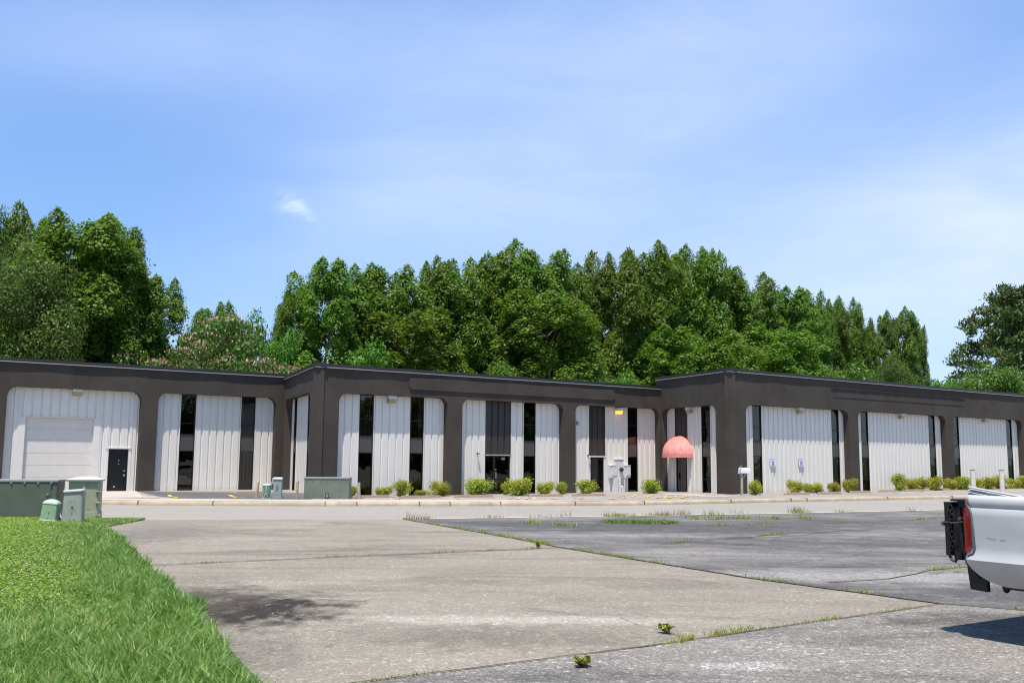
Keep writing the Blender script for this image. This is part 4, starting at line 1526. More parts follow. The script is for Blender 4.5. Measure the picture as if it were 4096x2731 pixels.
# grey pedestal
x, y, z = on_ground(291, 2092)
o = empty('splice_pedestal', (x, y, z), R(12), 'grey green tapered plastic pedestal with loose tilted lid', 'pedestal')
b = loft_box(MB(), [(-0.05, 0.50, 0.36, 0.06, 0, 0), (0.45, 0.465, 0.33, 0.06, 0, 0), (0.79, 0.44, 0.31, 0.06, 0, 0)])
b.build('body', 'pedgray', o, world=False, smooth=40)
lid = loft_box(MB(), [(0.0, 0.485, 0.36, 0.06, 0, 0), (0.03, 0.49, 0.365, 0.06, 0, 0), (0.055, 0.46, 0.33, 0.06, 0, 0)]).build('lid', simple('pale_lid', (0.43, 0.45, 0.41), 0.5, var=0.06), o, world=False, smooth=40)
lid.location = (0, 0, 0.785)
lid.rotation_euler = (0, R(-4), 0)
b = MB()
for xx, zz in ((-0.05, 0.55), (0.05, 0.55), (-0.05, 0.33), (0.05, 0.33), (0.0, 0.29), (0.0, 0.25), (-0.05, 0.1), (0.05, 0.1)):
    yy = -0.18 + zz * 0.03
    b.cyl((xx, yy + 0.02, zz), (xx, yy - 0.006, zz), 0.009, seg=8)
b.cyl((0.0, -0.16, 0.40), (0.0, -0.176, 0.40), 0.026, seg=14)
b.build('knockouts', 'dark_ink', o, world=False)
# big pale cabinet
x, y, z = on_ground(336, 2075)
o = empty('equipment_cabinet', (x, y, z), R(16), 'tall weathered pale green cabinet with peaked lid on the lawn', 'cabinet')
b = loft_box(MB(), [(-0.1, 0.84, 0.7, 0.12, 0, 0), (0.2, 0.84, 0.7, 0.12, 0, 0)])
b.build('plinth', 'cabgreen', o, world=False, smooth=40)
b = loft_box(MB(), [(0.2, 0.80, 0.66, 0.11, 0, 0), (1.02, 0.80, 0.66, 0.11, 0, 0)])
b.box((0.0, -0.335, 0.62), (0.07, 0.03, 0.84)).box((0.1, -0.336, 0.12), (0.72, 0.03, 0.05))
b.build('body', 'cabgreen', o, world=False, smooth=40)
b = MB()
for zz in (0.45, 0.75):
    b.box((0.37, -0.30, zz), (0.13, 0.12, 0.03))
b.build('hinge', 'cabgreen', o, world=False, bevel=0.006)
b = MB()
b.rings([[(p[0] * k, p[1] * k, zz) for p in rounded(0.9, 0.78, 0.1)] for k, zz in ((0.98, 1.02), (1.0, 1.04), (1.0, 1.075), (0.55, 1.13), (0.3, 1.145))])
b.build('lid', simple('pale_cabinet_lid', (0.5, 0.51, 0.4), 0.55, var=0.08, dirt=((0.35, 0.33, 0.22), 3, 0.6)), o, world=False, smooth=30)
# blue can dropped between them
x, y, z = on_ground(251, 2090)
o = empty('drink_can', (x, y, z + 0.02), 0, 'blue can with a white stripe wedged between the pedestals', 'can')
o.rotation_euler = (R(8), R(-24), 0)
b = MB().cyl((0, 0, 0), (0, 0, 0.28), 0.07, seg=16).cyl((0, 0, 0.28), (0, 0, 0.30), 0.07, 0.058, seg=16)
b.build('can_body', 'can_blue', o, world=False, smooth=40)
b = MB()
b.add([(0.0715 * math.cos(t), 0.0715 * math.sin(t), z_) for z_ in (0.04, 0.26) for t in [R(285 + 8 * k) for k in range(5)]], [(k, k + 1, k + 6, k + 5) for k in range(4)])
b.build('label', 'can_white', o, world=False)

# objects behind the far kerb
x, y, z = on_ground(1305, 1994.5)
o = empty('pad_transformer', (x, y, z), R(3), 'low wide grey green transformer box with padlock behind the kerb', 'utility box')
TW, TD, TH = 1.82, 0.9, 0.83
b = MB().box((0, TD / 2, TH / 2 - 0.03), (TW, TD, TH + 0.06))
b.build('body', simple('faded_transformer_green', (0.155, 0.178, 0.13), 0.5, var=0.15, scale=2.2, dirt=((0.10, 0.09, 0.06), 3, 0.62)), o, world=False, bevel=0.01)
b = MB().box((0, TD / 2, TH + 0.01), (TW + 0.03, TD + 0.04, 0.05))
for k in range(7):
    b.box((-TW / 2 + 0.1 + k * (TW - 0.2) / 6, -0.03, TH - 0.02), (0.03, 0.03, 0.05))
b.build('lid', 'tgreen_edge', o, world=False)
b = MB().box((0.03, -0.012, 0.14), (0.15, 0.02, 0.2))
lk = b.build('lock_recess', 'dark_ink', o, world=False)
b = MB().cyl((0.03, -0.02, 0.1), (0.03, -0.06, 0.1), 0.03, seg=10).box((0.03, -0.03, 0.17), (0.03, 0.02, 0.08)).box((-0.06, -0.03, 0.13), (0.03, 0.03, 0.03)).box((0.12, -0.03, 0.13), (0.03, 0.03, 0.03))
b.build('padlock', 'bolt', lk, world=False)

x, y, z = on_ground(1108, 1991.5)
o = empty('fibre_cabinet', (x, y, z), R(6), 'grey green upright cabinet with orange sticker and vertical lettering', 'cabinet')
b = MB().box((0, 0.18, 0.07), (0.40, 0.36, 0.2), taper=0.97)
b.build('plinth', 'cablegray', o, world=False)
b = MB().box((0, 0.18, 0.52), (0.385, 0.36, 0.76))
b.build('body', 'cablegray', o, world=False, bevel=0.015)
b = loft_box(MB(), [(0.86, 0.42, 0.42, 0.04, 0, 0.18), (0.90, 0.42, 0.42, 0.05, 0, 0.18), (0.95, 0.40, 0.36, 0.06, 0, 0.2)])
b.build('lid', simple('pale_cap', (0.5, 0.55, 0.53), 0.45), o, world=False, smooth=40)
b = MB().box((0.0, -0.003, 0.75), (0.085, 0.006, 0.12))
b.build('sticker', 'orange_label', o, world=False)


class LocalFace:
    def p(s, a, z, d=0.0):
        return (a, d, z)


t = text_mesh('1081E', 0.13, LocalFace(), 0.0, 0.45, -0.002, 'dark_ink', 'lettering', None, vertical=True)
t.parent = o

x, y, z = on_ground(1064, 1992.5)
o = empty('mint_pedestal', (x, y, z), R(5), 'mint green plastic pedestal with moulded ribs', 'pedestal')
b = MB().cyl((0, 0.15, -0.03), (0, 0.15, 0.03), 0.19, 0.18, seg=18)
b.build('base', 'mint', o, world=False)
b = MB()
b.rings([[(rr * math.cos(a), 0.15 + rr * math.sin(a), zz) for a in [2 * math.pi * k / 18 for k in range(18)]] for rr, zz in ((0.15, 0.02), (0.15, 0.52))])
for zz in (0.2, 0.31, 0.42):
    for sx in (-0.075, 0.075):
        b.prism([(0.0, 0.0), (-0.06, 0.0), (0.0, -0.08)], lambda yy, z2, xx, sx=sx, zz=zz: (xx + sx, yy + 0.02, z2 + zz), -0.045, 0.045)
b.box((0, -0.01, 0.28), (0.03, 0.06, 0.5))
for sx in (-0.165, 0.165):
    b.box((sx, 0.12, 0.27), (0.02, 0.06, 0.5))
b.build('body', 'mint', o, world=False)
b = MB().rings([[(rr * math.cos(a), 0.15 + rr * math.sin(a), zz) for a in [2 * math.pi * k / 18 for k in range(18)]] for rr, zz in ((0.18, 0.51), (0.185, 0.545), (0.15, 0.575), (0.05, 0.585))])
b.build('cap', simple('pale_mint_cap', (0.5, 0.64, 0.5), 0.5), o, world=False, smooth=40)
b = MB().box((0, -0.04, 0.17), (0.12, 0.05, 0.03)).box((-0.055, -0.04, 0.125), (0.03, 0.05, 0.1)).box((0.055, -0.04, 0.125), (0.03, 0.05, 0.1))
b.build('hasp', 'mint', o, world=False)

# ------------------------------------------------------------------ pickup truck (rear right side in view)
HX, HY = Vector((0.533, -0.846)), Vector((0.846, 0.533))
rc = Vector((4.255, 9.26)) + HY * 0.965
TR = empty('pickup_truck', (rc.x, rc.y, 0), math.atan2(HX.y, HX.x), 'silver white pickup truck with black folding liftgate on its tail', 'pickup truck')
WX = (1.18, 4.55)
WR = 0.37


def side_y(z):
    return float(np.interp(z, [0.50, 0.56, 0.66, 0.745, 0.80, 0.86, 1.0, 1.15, 1.215, 1.232, 1.25, 1.30, 1.325, 1.34],
                           [0.83, 0.87, 0.925, 0.974, 0.948, 0.94, 0.946, 0.946, 0.943, 0.926, 0.94, 0.934, 0.92, 0.885]))


def z_low(x):
    zb = float(np.interp(x, [0.0, 0.02, 0.06, 0.12, 0.20, 0.28, 0.36, 5.2], [0.74, 0.72, 0.66, 0.60, 0.55, 0.525, 0.515, 0.50]))
    for w in WX:
        if abs(x - w) < 0.455:
            zb = max(zb, 0.36 + math.sqrt(0.455 ** 2 - (x - w) ** 2))
    return zb


def side_shell(mb, sgn, xs, ztop=1.34, mi=0):
    zs = np.array([0.0, 0.05, 0.1, 0.16, 0.22, 0.28, 0.33, 0.38, 0.42, 0.47, 0.55, 0.65, 0.75, 0.85, 0.93, 0.965, 1.0])
    fixed = [0.56, 0.66, 0.745, 0.80, 0.86, 1.0, 1.15, 1.215, 1.232, 1.25, 1.30, 1.325, 1.34]
    rows = []
    for x in xs:
        zl = z_low(x)
        col = []
        inset = float(np.interp(x, [0.0, 0.008, 0.03, 0.07, 0.13], [0.085, 0.05, 0.022, 0.006, 0.0]))
        front = float(np.interp(x, [5.0, 5.2, 5.32], [0.0, 0.06, 0.2]))
        z_list = [max(z, zl + 0.0005 * i) for i, z in enumerate([zl] + fixed)]
        for z in z_list:
            col.append((x, sgn * (side_y(z) - inset - front), z))
        rows.append(col)
    n = len(rows[0])
    vs = [p for r_ in rows for p in r_]
    fs = [(i * n + j, (i + 1) * n + j, (i + 1) * n + j + 1, i * n + j + 1) for i in range(len(rows) - 1) for j in range(n - 1)]
    mb.add(vs, fs, mi)


def arange(a, b, s):
    n = max(1, round((b - a) / s))
    return [a + (b - a) * i / n for i in range(n + 1)]


xs_bed = [0.0, 0.004, 0.008, 0.016, 0.03, 0.05, 0.07, 0.09, 0.12, 0.16, 0.20, 0.24, 0.28, 0.36, 0.46, 0.56, 0.66, 0.72] + arange(0.726, 1.634, 0.05) + arange(1.7, 2.02, 0.1)
mb = MB()
for s in (-1, 1):
    side_shell(mb, s, xs_bed)
    # top rail and inner wall
    rail = [(x, s * (0.885 - float(np.interp(x, [0, 0.008, 0.03, 0.07, 0.13], [0.085, 0.05, 0.022, 0.006, 0]))), 1.34) for x in xs_bed]
    rail2 = [(x, s * 0.78, 1.338) for x in xs_bed]
    rail3 = [(x, s * 0.77, 0.86) for x in xs_bed]
    n = len(xs_bed)
    mb.add(rail + rail2 + rail3, [(i, i + 1, n + i + 1, n + i) for i in range(n - 1)] + [(n + i, n + i + 1, 2 * n + i + 1, 2 * n + i) for i in range(n - 1)])
    # rear closing post
    zz = [z_low(0.0)] + [0.745, 0.80, 0.86, 1.0, 1.15, 1.215, 1.25, 1.30, 1.325, 1.34]
    mb.add([(0.0, s * (side_y(z) - 0.085), z) for z in zz] + [(0.02, s * 0.70, z) for z in zz], [(i, i + 1, len(zz) + i + 1, len(zz) + i) for i in range(len(zz) - 1)])
bed = mb.build('bed', 'paint', TR, world=False, smooth=45)
mb = MB().box((1.02, 0, 0.845), (1.98, 1.56, 0.03)).box((2.0, 0, 1.08), (0.04, 1.56, 0.46))
mb.build('bed_floor', 'bed_liner', TR, world=False)
mb = MB().box((0.035, 0, 1.06), (0.06, 1.40, 0.54))
mb.build('tailgate', 'paint', TR, world=False, bevel=0.01)
mb = MB().box((0.55, -0.74, 0.505), (0.55, 0.1, 0.03)).box((2.9, -0.5, 0.58), (4.6, 0.1, 0.14)).box((2.9, 0.5, 0.58), (4.6, 0.1, 0.14)).box((0.4, 0, 0.6), (0.1, 1.3, 0.1)).box((1.18, 0, 0.37), (0.12, 1.5, 0.12)).box((4.55, 0, 0.37), (0.12, 1.5, 0.12))
mb.box((2.7, 0, 0.62), (4.6, 1.5, 0.06))
mb.build('chassis', 'black_steel', TR, world=False)
# cab
xs_cab = arange(2.06, 3.95, 0.15)
mb = MB()
for s in (-1, 1):
    side_shell(mb, s, xs_cab)


def cab_ring(x, zt, hw, zb=1.33, wb=0.885):
    return [(x, -wb, zb), (x, -hw, zt - 0.06), (x, -hw + 0.08, zt), (x, hw - 0.08, zt), (x, hw, zt - 0.06), (x, wb, zb)]


mb.rings([[(2.08, p[1], p[2]) for p in cab_ring(0, 1.72, 0.70)], [(2.35, p[1], p[2]) for p in cab_ring(0, 1.80, 0.70)], [(3.15, p[1], p[2]) for p in cab_ring(0, 1.80, 0.70)], [(3.32, p[1], p[2]) for p in cab_ring(0, 1.74, 0.70)], [(3.93, p[1], p[2]) for p in cab_ring(0, 1.36, 0.80, 1.33)]])
cab = mb.build('cab', 'paint', TR, world=False, smooth=35)
for s in (-1, 1):
    g_ = MB()
    q = lambda x, z: (x, s * (0.89 - (z - 1.33) * 0.40 + 0.006), z)
    g_.add([q(2.35, 1.37), q(3.72, 1.37), q(3.28, 1.69), q(2.38, 1.71)], [(0, 1, 2, 3)])
    g_.add([(p[0], p[1] - s * 0.004, p[2]) for p in [q(2.35, 1.37), q(3.72, 1.37), q(3.28, 1.69), q(2.38, 1.71)]], [(3, 2, 1, 0)])
    g_.build('side_window', 'glass', cab, world=False)
g_ = MB().add([(2.075, -0.72, 1.38), (2.075, 0.72, 1.38), (2.079, 0.62, 1.68), (2.079, -0.62, 1.68)], [(0, 1, 2, 3)])
g_.build('rear_window', 'glass', cab, world=False)
g_ = MB().add([(3.36, -0.60, 1.745), (3.36, 0.60, 1.745), (3.90, 0.70, 1.408), (3.90, -0.70, 1.408)], [(0, 1, 2, 3)])
g_.build('windscreen', 'glass', cab, world=False)
for s in (-1, 1):
    hb = MB().box((5.31, s * 0.6, 0.95), (0.05, 0.36, 0.18))
    hb.build('headlight', 'bulb', TR, world=False, bevel=0.015)
xs_f = arange(3.97, 4.09, 0.06) + arange(4.096, 5.004, 0.05) + arange(5.05, 5.32, 0.09)
mb = MB()
for s in (-1, 1):
    side_shell(mb, s, xs_f)
hood = [[(x, y_, z_ - float(np.interp(x, [3.9, 5.0, 5.32], [0.0, 0.10, 0.28]))) for y_, z_ in ((-0.885 + (0.2 if x > 5.3 else 0), 1.34), (-0.6, 1.39), (0, 1.41), (0.6, 1.39), (0.885 - (0.2 if x > 5.3 else 0), 1.34))] for x in (3.95, 4.5, 5.0, 5.32)]
vs = [p for r_ in hood for p in r_]
mb.add(vs, [(i * 5 + j, (i + 1) * 5 + j, (i + 1) * 5 + j + 1, i * 5 + j + 1) for i in range(3) for j in range(4)])
mb.box((5.28, 0, 0.82), (0.08, 1.5, 0.5))
mb.build('front_end', 'paint', TR, world=False, smooth=40)
mb = MB().box((5.38, 0, 0.58), (0.14, 1.72, 0.2))
mb.build('front_bumper', 'black_steel', TR, world=False, bevel=0.03)


def wheel(x, y):
    b_ = MB()
    prof_ = [(0.22, -0.10), (0.33, -0.115), (0.365, -0.09), (0.37, 0.0), (0.365, 0.09), (0.33, 0.115), (0.22, 0.10)]
    n_ = 28
    b_.rings([[(r_ * math.cos(2 * math.pi * k / n_), w_, r_ * math.sin(2 * math.pi * k / n_)) for k in range(n_)] for r_, w_ in prof_], caps=False)
    t_ = b_.build('wheel', 'tyre', TR, world=False, smooth=50)
    t_.location = (x, y, WR)
    r2 = MB()
    r2.cyl((0, -0.085, 0), (0, 0.085, 0), 0.225, seg=28)
    for k in range(6):
        a = 2 * math.pi * k / 6
        r2.box((0.12 * math.cos(a), 0, 0.12 * math.sin(a)), (0.2, 0.2, 0.05), Matrix.Rotation(-a, 3, 'Y'))
    r2.cyl((0, -0.11, 0), (0, 0.11, 0), 0.06, seg=16)
    r2.build('rim', 'rim', t_, world=False)


for x in WX:
    for y in (-0.80, 0.80):
        wheel(x, y)
# tail lights wrap the rear corners
for s in (-1, 1):
    tl = MB()
    def lens_ring(x, ins, z0, z1, out):
        zz = np.linspace(z0, z1, 10)
        return [(x, s * (side_y(z) - ins + out), float(z)) for z in zz]
    cols = [lens_ring(-0.03, 0.12, 0.80, 1.225, 0.0), lens_ring(-0.024, 0.07, 0.80, 1.228, 0.006), lens_ring(-0.004, 0.036, 0.80, 1.23, 0.008), lens_ring(0.03, 0.014, 0.81, 1.225, 0.009), lens_ring(0.07, 0.004, 0.815, 1.21, 0.009), lens_ring(0.092, 0.002, 0.84, 1.17, 0.004)]
    vs = [p for c_ in cols for p in c_]
    tl.add(vs, [(i * 10 + j, (i + 1) * 10 + j, (i + 1) * 10 + j + 1, i * 10 + j + 1) for i in range(5) for j in range(9)])
    lamp = tl.build('tail_light', 'red_lens', TR, world=False, smooth=60)
    tr = MB()
    path = [(0.0, 0.775), (0.06, 0.78), (0.10, 0.80), (0.116, 0.84), (0.112, 1.0), (0.10, 1.165), (0.082, 1.215), (0.05, 1.24), (0.0, 1.245)]
    pts = [(x, s * (side_y(z) + 0.001 - float(np.interp(x, [0, 0.008, 0.03, 0.07, 0.13], [0.085, 0.05, 0.022, 0.006, 0]))), z) for x, z in path]
    tr.tube(pts, 0.0125, 8)
    tr.build('lamp_trim', 'lens_trim', lamp, world=False, smooth=60)
# scratches on the bedside
mb = MB()
for x0, x1, z_ in ((0.235, 0.335, 0.952), (0.365, 0.425, 0.947)):
    mb.add([(x0, -side_y(z_) - 0.002, z_), (x1, -side_y(z_) - 0.002, z_ - 0.002), (x1, -side_y(z_) - 0.002, z_ + 0.002), (x0 + 0.02, -side_y(z_) - 0.002, z_ + 0.004)], [(0, 1, 2, 3)])
mb.build('scratch', 'rust', TR, world=False)
# liftgate folded up behind the tailgate
mb = MB()
mb.box((-0.205, 0, 1.035), (0.05, 1.74, 0.50)).box((-0.19, 0, 1.285), (0.09, 1.74, 0.02))
mb.box((-0.115, 0, 1.0), (0.085, 1.70, 0.50)).box((-0.04, 0, 1.02), (0.03, 1.66, 0.46))
lg = mb.build('liftgate', 'black_steel', TR, world=False, bevel=0.008)
lg.location.z = -0.03
mb = MB().box((-0.06, 0, 1.315), (0.2, 1.74, 0.02)).box((-0.05, -0.80, 1.25), (0.12, 0.06, 0.13))
mb.build('top_bar', 'black_steel', lg, world=False, bevel=0.004)
mb = MB().tube([(-0.235, -0.885, 1.10), (-0.17, -0.895, 1.105), (-0.10, -0.90, 1.10), (-0.03, -0.90, 1.115), (0.0, -0.88, 1.115)], 0.0065, 8)
mb.cyl((-0.245, -0.88, 1.09), (-0.222, -0.88, 1.09), 0.022, seg=10)
mb.build('latch_rod', 'latch_metal', lg, world=False, smooth=40)
mb = MB().cyl((-0.045, -0.91, 1.145), (-0.045, -0.88, 1.145), 0.015, seg=12)
mb.build('latch_knob', 'latch_metal', lg, world=False)
mb = MB()
zz = 1.24
k = 0
while zz > 0.84:
    c = Vector((-0.15 + 0.016 * math.sin(k * 1.1), -0.886, zz))
    for i in range(10):
        t0, t1 = 2 * math.pi * i / 10, 2 * math.pi * (i + 1) / 10
        wx, wy = (0.018, 0.004) if k % 2 == 0 else (0.006, 0.014)
        f_ = lambda t_: (c.x + wx * math.cos(t_), c.y + wy * math.cos(t_), c.z + 0.030 * math.sin(t_))
        mb.tube([f_(t0), f_(t1)], 0.0055, 6)
    zz -= 0.042
    k += 1
mb.build('chain', 'chain', lg, world=False)
mb = MB().tube([(-0.07, -0.86, 1.12), (-0.05, -0.87, 0.98), (-0.035, -0.87, 0.86), (-0.02, -0.85, 0.74), (0.05, -0.80, 0.6)], 0.02, 8)
mb.tube([(-0.16, -0.87, 0.80), (-0.19, -0.87, 0.785), (-0.165, -0.87, 0.745), (-0.13, -0.87, 0.735), (-0.11, -0.87, 0.77)], 0.014, 8)
mb.build('lift_arm', 'black_steel', lg, world=False, smooth=40)
mb = MB().prism([(-0.085, 0.76), (-0.05, 0.45), (0.125, 0.44), (0.12, 0.62)], lambda a, z_, d: (a, d, z_), -0.78, -0.73)
mb.build('mud_flap', 'black_steel', TR, world=False, bevel=0.006)
mb = MB().cyl((0.17, -0.55, 0.45), (0.17, -0.55, 0.58), 0.014, seg=10)
mb.rings([[(0.17 + rr * math.cos(a), -0.55 + rr * math.sin(a), zz + 0.05) for a in [2 * math.pi * k / 14 for k in range(14)]] for rr, zz in ((0.012, 0.375), (0.028, 0.39), (0.032, 0.405), (0.028, 0.42), (0.012, 0.435))])
mb.build('tow_ball', 'black_steel', TR, world=False, smooth=60)
# bundle of conduits lying in the bed
PB = empty('pipe_bundle', (rc.x, rc.y, 1.36), math.atan2(HX.y, HX.x), 'bundle of pale grey conduit pipes lying across the truck bed', 'pipes')
A = Vector((-0.17, -0.52, 0.022))
B = Vector((1.45, -0.30, -0.24))
d_ = (B - A).normalized()
sx_ = d_.cross(Vector((0, 0, 1))).normalized()
uz_ = sx_.cross(d_)
for i in range(3):
    for j in range(5):
        off = sx_ * (0.021 * (i - 1) + 0.0105 * (j % 2)) + uz_ * (0.0165 * (j - 2) - 0.012)
        b = MB().cyl(A + off + d_ * random.uniform(-0.015, 0.015), B + off, 0.0074, seg=10)
        b.build('pipe', 'conduit', PB, world=False, smooth=40)

# ------------------------------------------------------------------ vegetation


def leaf_quads(P, Nn, size, aspect=0.75, rg=rng):
    n = len(P)
    r = rg.normal(size=(n, 3))
    t1 = np.cross(Nn, r)
    t1 /= np.linalg.norm(t1, axis=1, keepdims=True) + 1e-9
    t2 = np.cross(Nn, t1)
    s = size[:, None]
    V = np.stack([P - t1 * s, P - t2 * s * aspect + t1 * s * 0.15, P + t1 * s, P + t2 * s * aspect + t1 * s * 0.15], 1).reshape(-1, 3)
    Q = np.arange(4 * n).reshape(n, 4)
    return V, Q


def unit(v):
    return v / (np.linalg.norm(v, axis=1, keepdims=True) + 1e-9)


def clump_points(centers, radii, per, rg, shell=(0.55, 1.05)):
    P, Nn, T = [], [], []
    for c, r in zip(centers, radii):
        n = max(6, int(per * (r[0] * r[2]) ** 0.9))
        d = unit(rg.normal(size=(n, 3)))
        k = rg.uniform(shell[0], shell[1], size=(n, 1))
        # ragged outline
        k *= 1 + 0.22 * np.sin(d[:, :1] * 5 + c[0] * 3) * np.cos(d[:, 2:] * 6 + c[2] * 2)
        P.append(c + d * k * r)
        Nn.append(unit(d * 0.9 + rg.normal(size=(n, 3)) * 0.5 + np.array([0, 0, 0.35])))
        T.append(np.clip(rg.normal(0.45 + rg.uniform(-0.18, 0.18), 0.22, size=n), 0, 1))
    return np.concatenate(P), np.concatenate(Nn), np.concatenate(T)


def gum_crown(seed, H=17.0, Rr=3.6, nl=46, per=820, base=0.06, lean=0.0, leaf=(0.055, 0.12)):
    """Upright crown of many ascending sprays, each a ragged cone that ends in a blunt spire."""
    rg = np.random.default_rng(seed)
    P, Nn, T, C_ = [], [], [], []
    for i in range(nl):
        t = (i + rg.uniform(0, 1)) / nl
        t = base + (0.945 - base) * t ** 0.85
        env = float(np.interp(t, [0, 0.1, 0.3, 0.55, 0.75, 0.88, 0.96], [0.8, 0.97, 1.0, 0.98, 0.88, 0.73, 0.54]))
        a = i * 2.399 + rg.uniform(-0.6, 0.6)
        k = rg.uniform(0.25, 1.0) ** 0.6
        rr = Rr * env * k * rg.uniform(0.72, 1.08)
        c = np.array([rr * math.cos(a) + lean * t * H, rr * math.sin(a), t * H])
        rb = Rr * rg.uniform(0.17, 0.34) * (0.75 + 0.3 * env)
        hc = rb * rg.uniform(1.1, 2.1)
        hc = min(hc, max(0.9, (1.06 - t) * H))
        out_ = np.array([math.cos(a), math.sin(a)]) * rb * rg.uniform(0.0, 0.55)
        n = int(per * rb * (hc * 0.55 + 0.5))
        tau = rg.uniform(0, 1, n) ** 1.1
        ph = rg.uniform(0, 6.283, n)
        lob = 1 + 0.26 * np.sin(ph * 2 + tau * 8 + i) + 0.24 * np.sin(ph * 4 - tau * 13 + i * 2)
        rad = rb * np.minimum(1.0, 0.6 + 1.6 * tau) * np.sqrt(np.clip(1 - tau ** 2.2, 0, 1)) * lob * rg.uniform(0.5, 1.1, n)
        x = c[0] + out_[0] * tau + rad * np.cos(ph)
        y = c[1] + out_[1] * tau + rad * np.sin(ph)
        z = c[2] - 0.22 * hc + hc * 1.15 * tau + rg.normal(0, 0.08, n) - 0.25 * rad
        P.append(np.stack([x, y, z], 1))
        d = np.stack([np.cos(ph), np.sin(ph), 0.35 + 0.9 * tau], 1)
        Nn.append(unit(unit(d) * 1.0 + rg.normal(size=(n, 3)) * 0.42 + np.array([0, 0, 0.25])))
        T.append(np.clip(rg.normal(0.45 + rg.uniform(-0.2, 0.2), 0.22, n), 0, 1))
        C_.append((list(c), [rb, rb, hc]))
    P = np.concatenate(P)
    Nn = np.concatenate(Nn)
    T = np.concatenate(T)
    V, Q = leaf_quads(P, Nn, rg.uniform(leaf[0], leaf[1], size=len(P)), 0.8, rg)
    return np_mesh('crown', V, Q, 'leaf_gum', np.repeat(T, 4)), C_


def round_crown(seed, H=12.0, Rr=4.5, nl=60, per=260, mat='leaf_oak', leaf=(0.09, 0.17), flat=0.75, zc=0.55, name='crown'):
    rg = np.random.default_rng(seed)
    C_, Rd = [], []
    for i in range(nl):
        d = unit(rg.normal(size=(1, 3)))[0]
        k = rg.uniform(0.35, 1.0) ** 0.6
        s = Rr * rg.uniform(0.17, 0.32)
        p = np.array([d[0] * Rr, d[1] * Rr, d[2] * H * 0.45]) * k * 0.86
        p[2] += H * zc
        C_.append(list(p))
        Rd.append([s, s, s * flat])
    P, Nn, T = clump_points(np.array(C_), np.array(Rd), per, rg)
    V, Q = leaf_quads(P, Nn, rg.uniform(leaf[0], leaf[1], size=len(P)), 0.7, rg)
    return np_mesh(name, V, Q, mat, np.repeat(T, 4)), [(c, r) for c, r in zip(C_, Rd)]


def trunk_mesh(clumps, H, r0, seed, mat='bark', nb=16, lean=0.0):
    rg = random.Random(seed)
    mb_ = MB()
    pts = [(rg.uniform(-0.15, 0.15) * k + lean * H * 0.9 * k / 6, rg.uniform(-0.15, 0.15) * k, H * 0.9 * k / 6 - (0.4 if k == 0 else 0)) for k in range(7)]
    mb_.tube(pts, [r0 * (1 - 0.15 * k) for k in range(7)], 8)
    cl = list(clumps)
    rg.shuffle(cl)
    for c, r in cl[:nb]:
        z0 = max(0.12 * H, c[2] - math.hypot(c[0], c[1]) * rg.uniform(0.5, 1.1))
        k = min(5.9, max(0.0, z0 / (H * 0.9) * 6))
        i = int(k)
        a, b_ = Vector(pts[i]), Vector(pts[min(i + 1, 6)])
        p0 = a.lerp(b_, k - i)
        p2 = Vector(c)
        p1 = p0.lerp(p2, 0.5) + Vector((0, 0, 0.15 * (p2 - p0).length))
        rb = r0 * 0.32 * (1 - 0.5 * z0 / H)
        mb_.tube([p0, p1, p2], [rb, rb * 0.7, rb * 0.25], 6)
    me = bpy.data.meshes.new('trunk')
    me.from_pydata(mb_.v, [], mb_.f)
    me.materials.append(M[mat])
    me.update()
    return me


PROTO = {}
for i in range(7):
    ln = (-0.02, 0.015, 0.0, 0.03, -0.03, 0.0, 0.02)[i]
    me, cl = gum_crown(100 + i, H=16.2, Rr=3.5 + 0.25 * (i % 3), nl=(72, 84, 66, 90, 78, 70, 82)[i], lean=ln)
    PROTO['gum%d' % i] = (me, trunk_mesh(cl, 16.2, 0.27, i, 'bark_pale' if i % 3 == 0 else 'bark', lean=ln), 17.0, 3.6)
for i in range(2):
    me, cl = round_crown(200 + i, 15, 5.2, 95, 340, 'leaf_oak', (0.06, 0.12), 0.8, 0.56)
    PROTO['oak%d' % i] = (me, trunk_mesh(cl, 13, 0.3, 20 + i), 15.0, 5.2)
for i in range(2):
    me, cl = round_crown(230 + i, 8, 3.6, 60, 460, 'leaf_light', (0.06, 0.12), 0.75, 0.52)
    PROTO['light%d' % i] = (me, trunk_mesh(cl, 6.5, 0.16, 30 + i), 8.0, 3.6)
me, cl = round_crown(260, 7.5, 4.4, 70, 300, 'leaf_mimosa', (0.07, 0.14), 0.36, 0.58)
PROTO['mimosa'] = (me, trunk_mesh(cl, 6.5, 0.16, 40), 7.5, 4.4)
mim_clumps = cl
# mimosa blossom: tufts on the upper faces of the flat sprays
rg = np.random.default_rng(77)
P, Nn = [], []
for c, r in mim_clumps:
    n = int(rg.integers(6, 34))
    a = rg.uniform(0, 6.28, n)
    k = np.sqrt(rg.uniform(0, 1, n))
    P.append(np.stack([c[0] + r[0] * k * np.cos(a), c[1] + r[1] * k * np.sin(a), c[2] + r[2] * (np.sqrt(1 - 0.8 * k ** 2) + 0.08)], 1))
P = np.concatenate(P)
Nn = unit(rg.normal(size=P.shape) * 0.6 + np.array([0, 0, 0.8]))
V, Q = leaf_quads(P, Nn, rg.uniform(0.05, 0.10, size=len(P)), 0.9, rg)
BLOSSOM = np_mesh('blossom', V, Q, 'flower_pink', np.repeat(rg.uniform(0, 1, len(P)), 4))

# pine: open layered crown of needle tufts on visible limbs


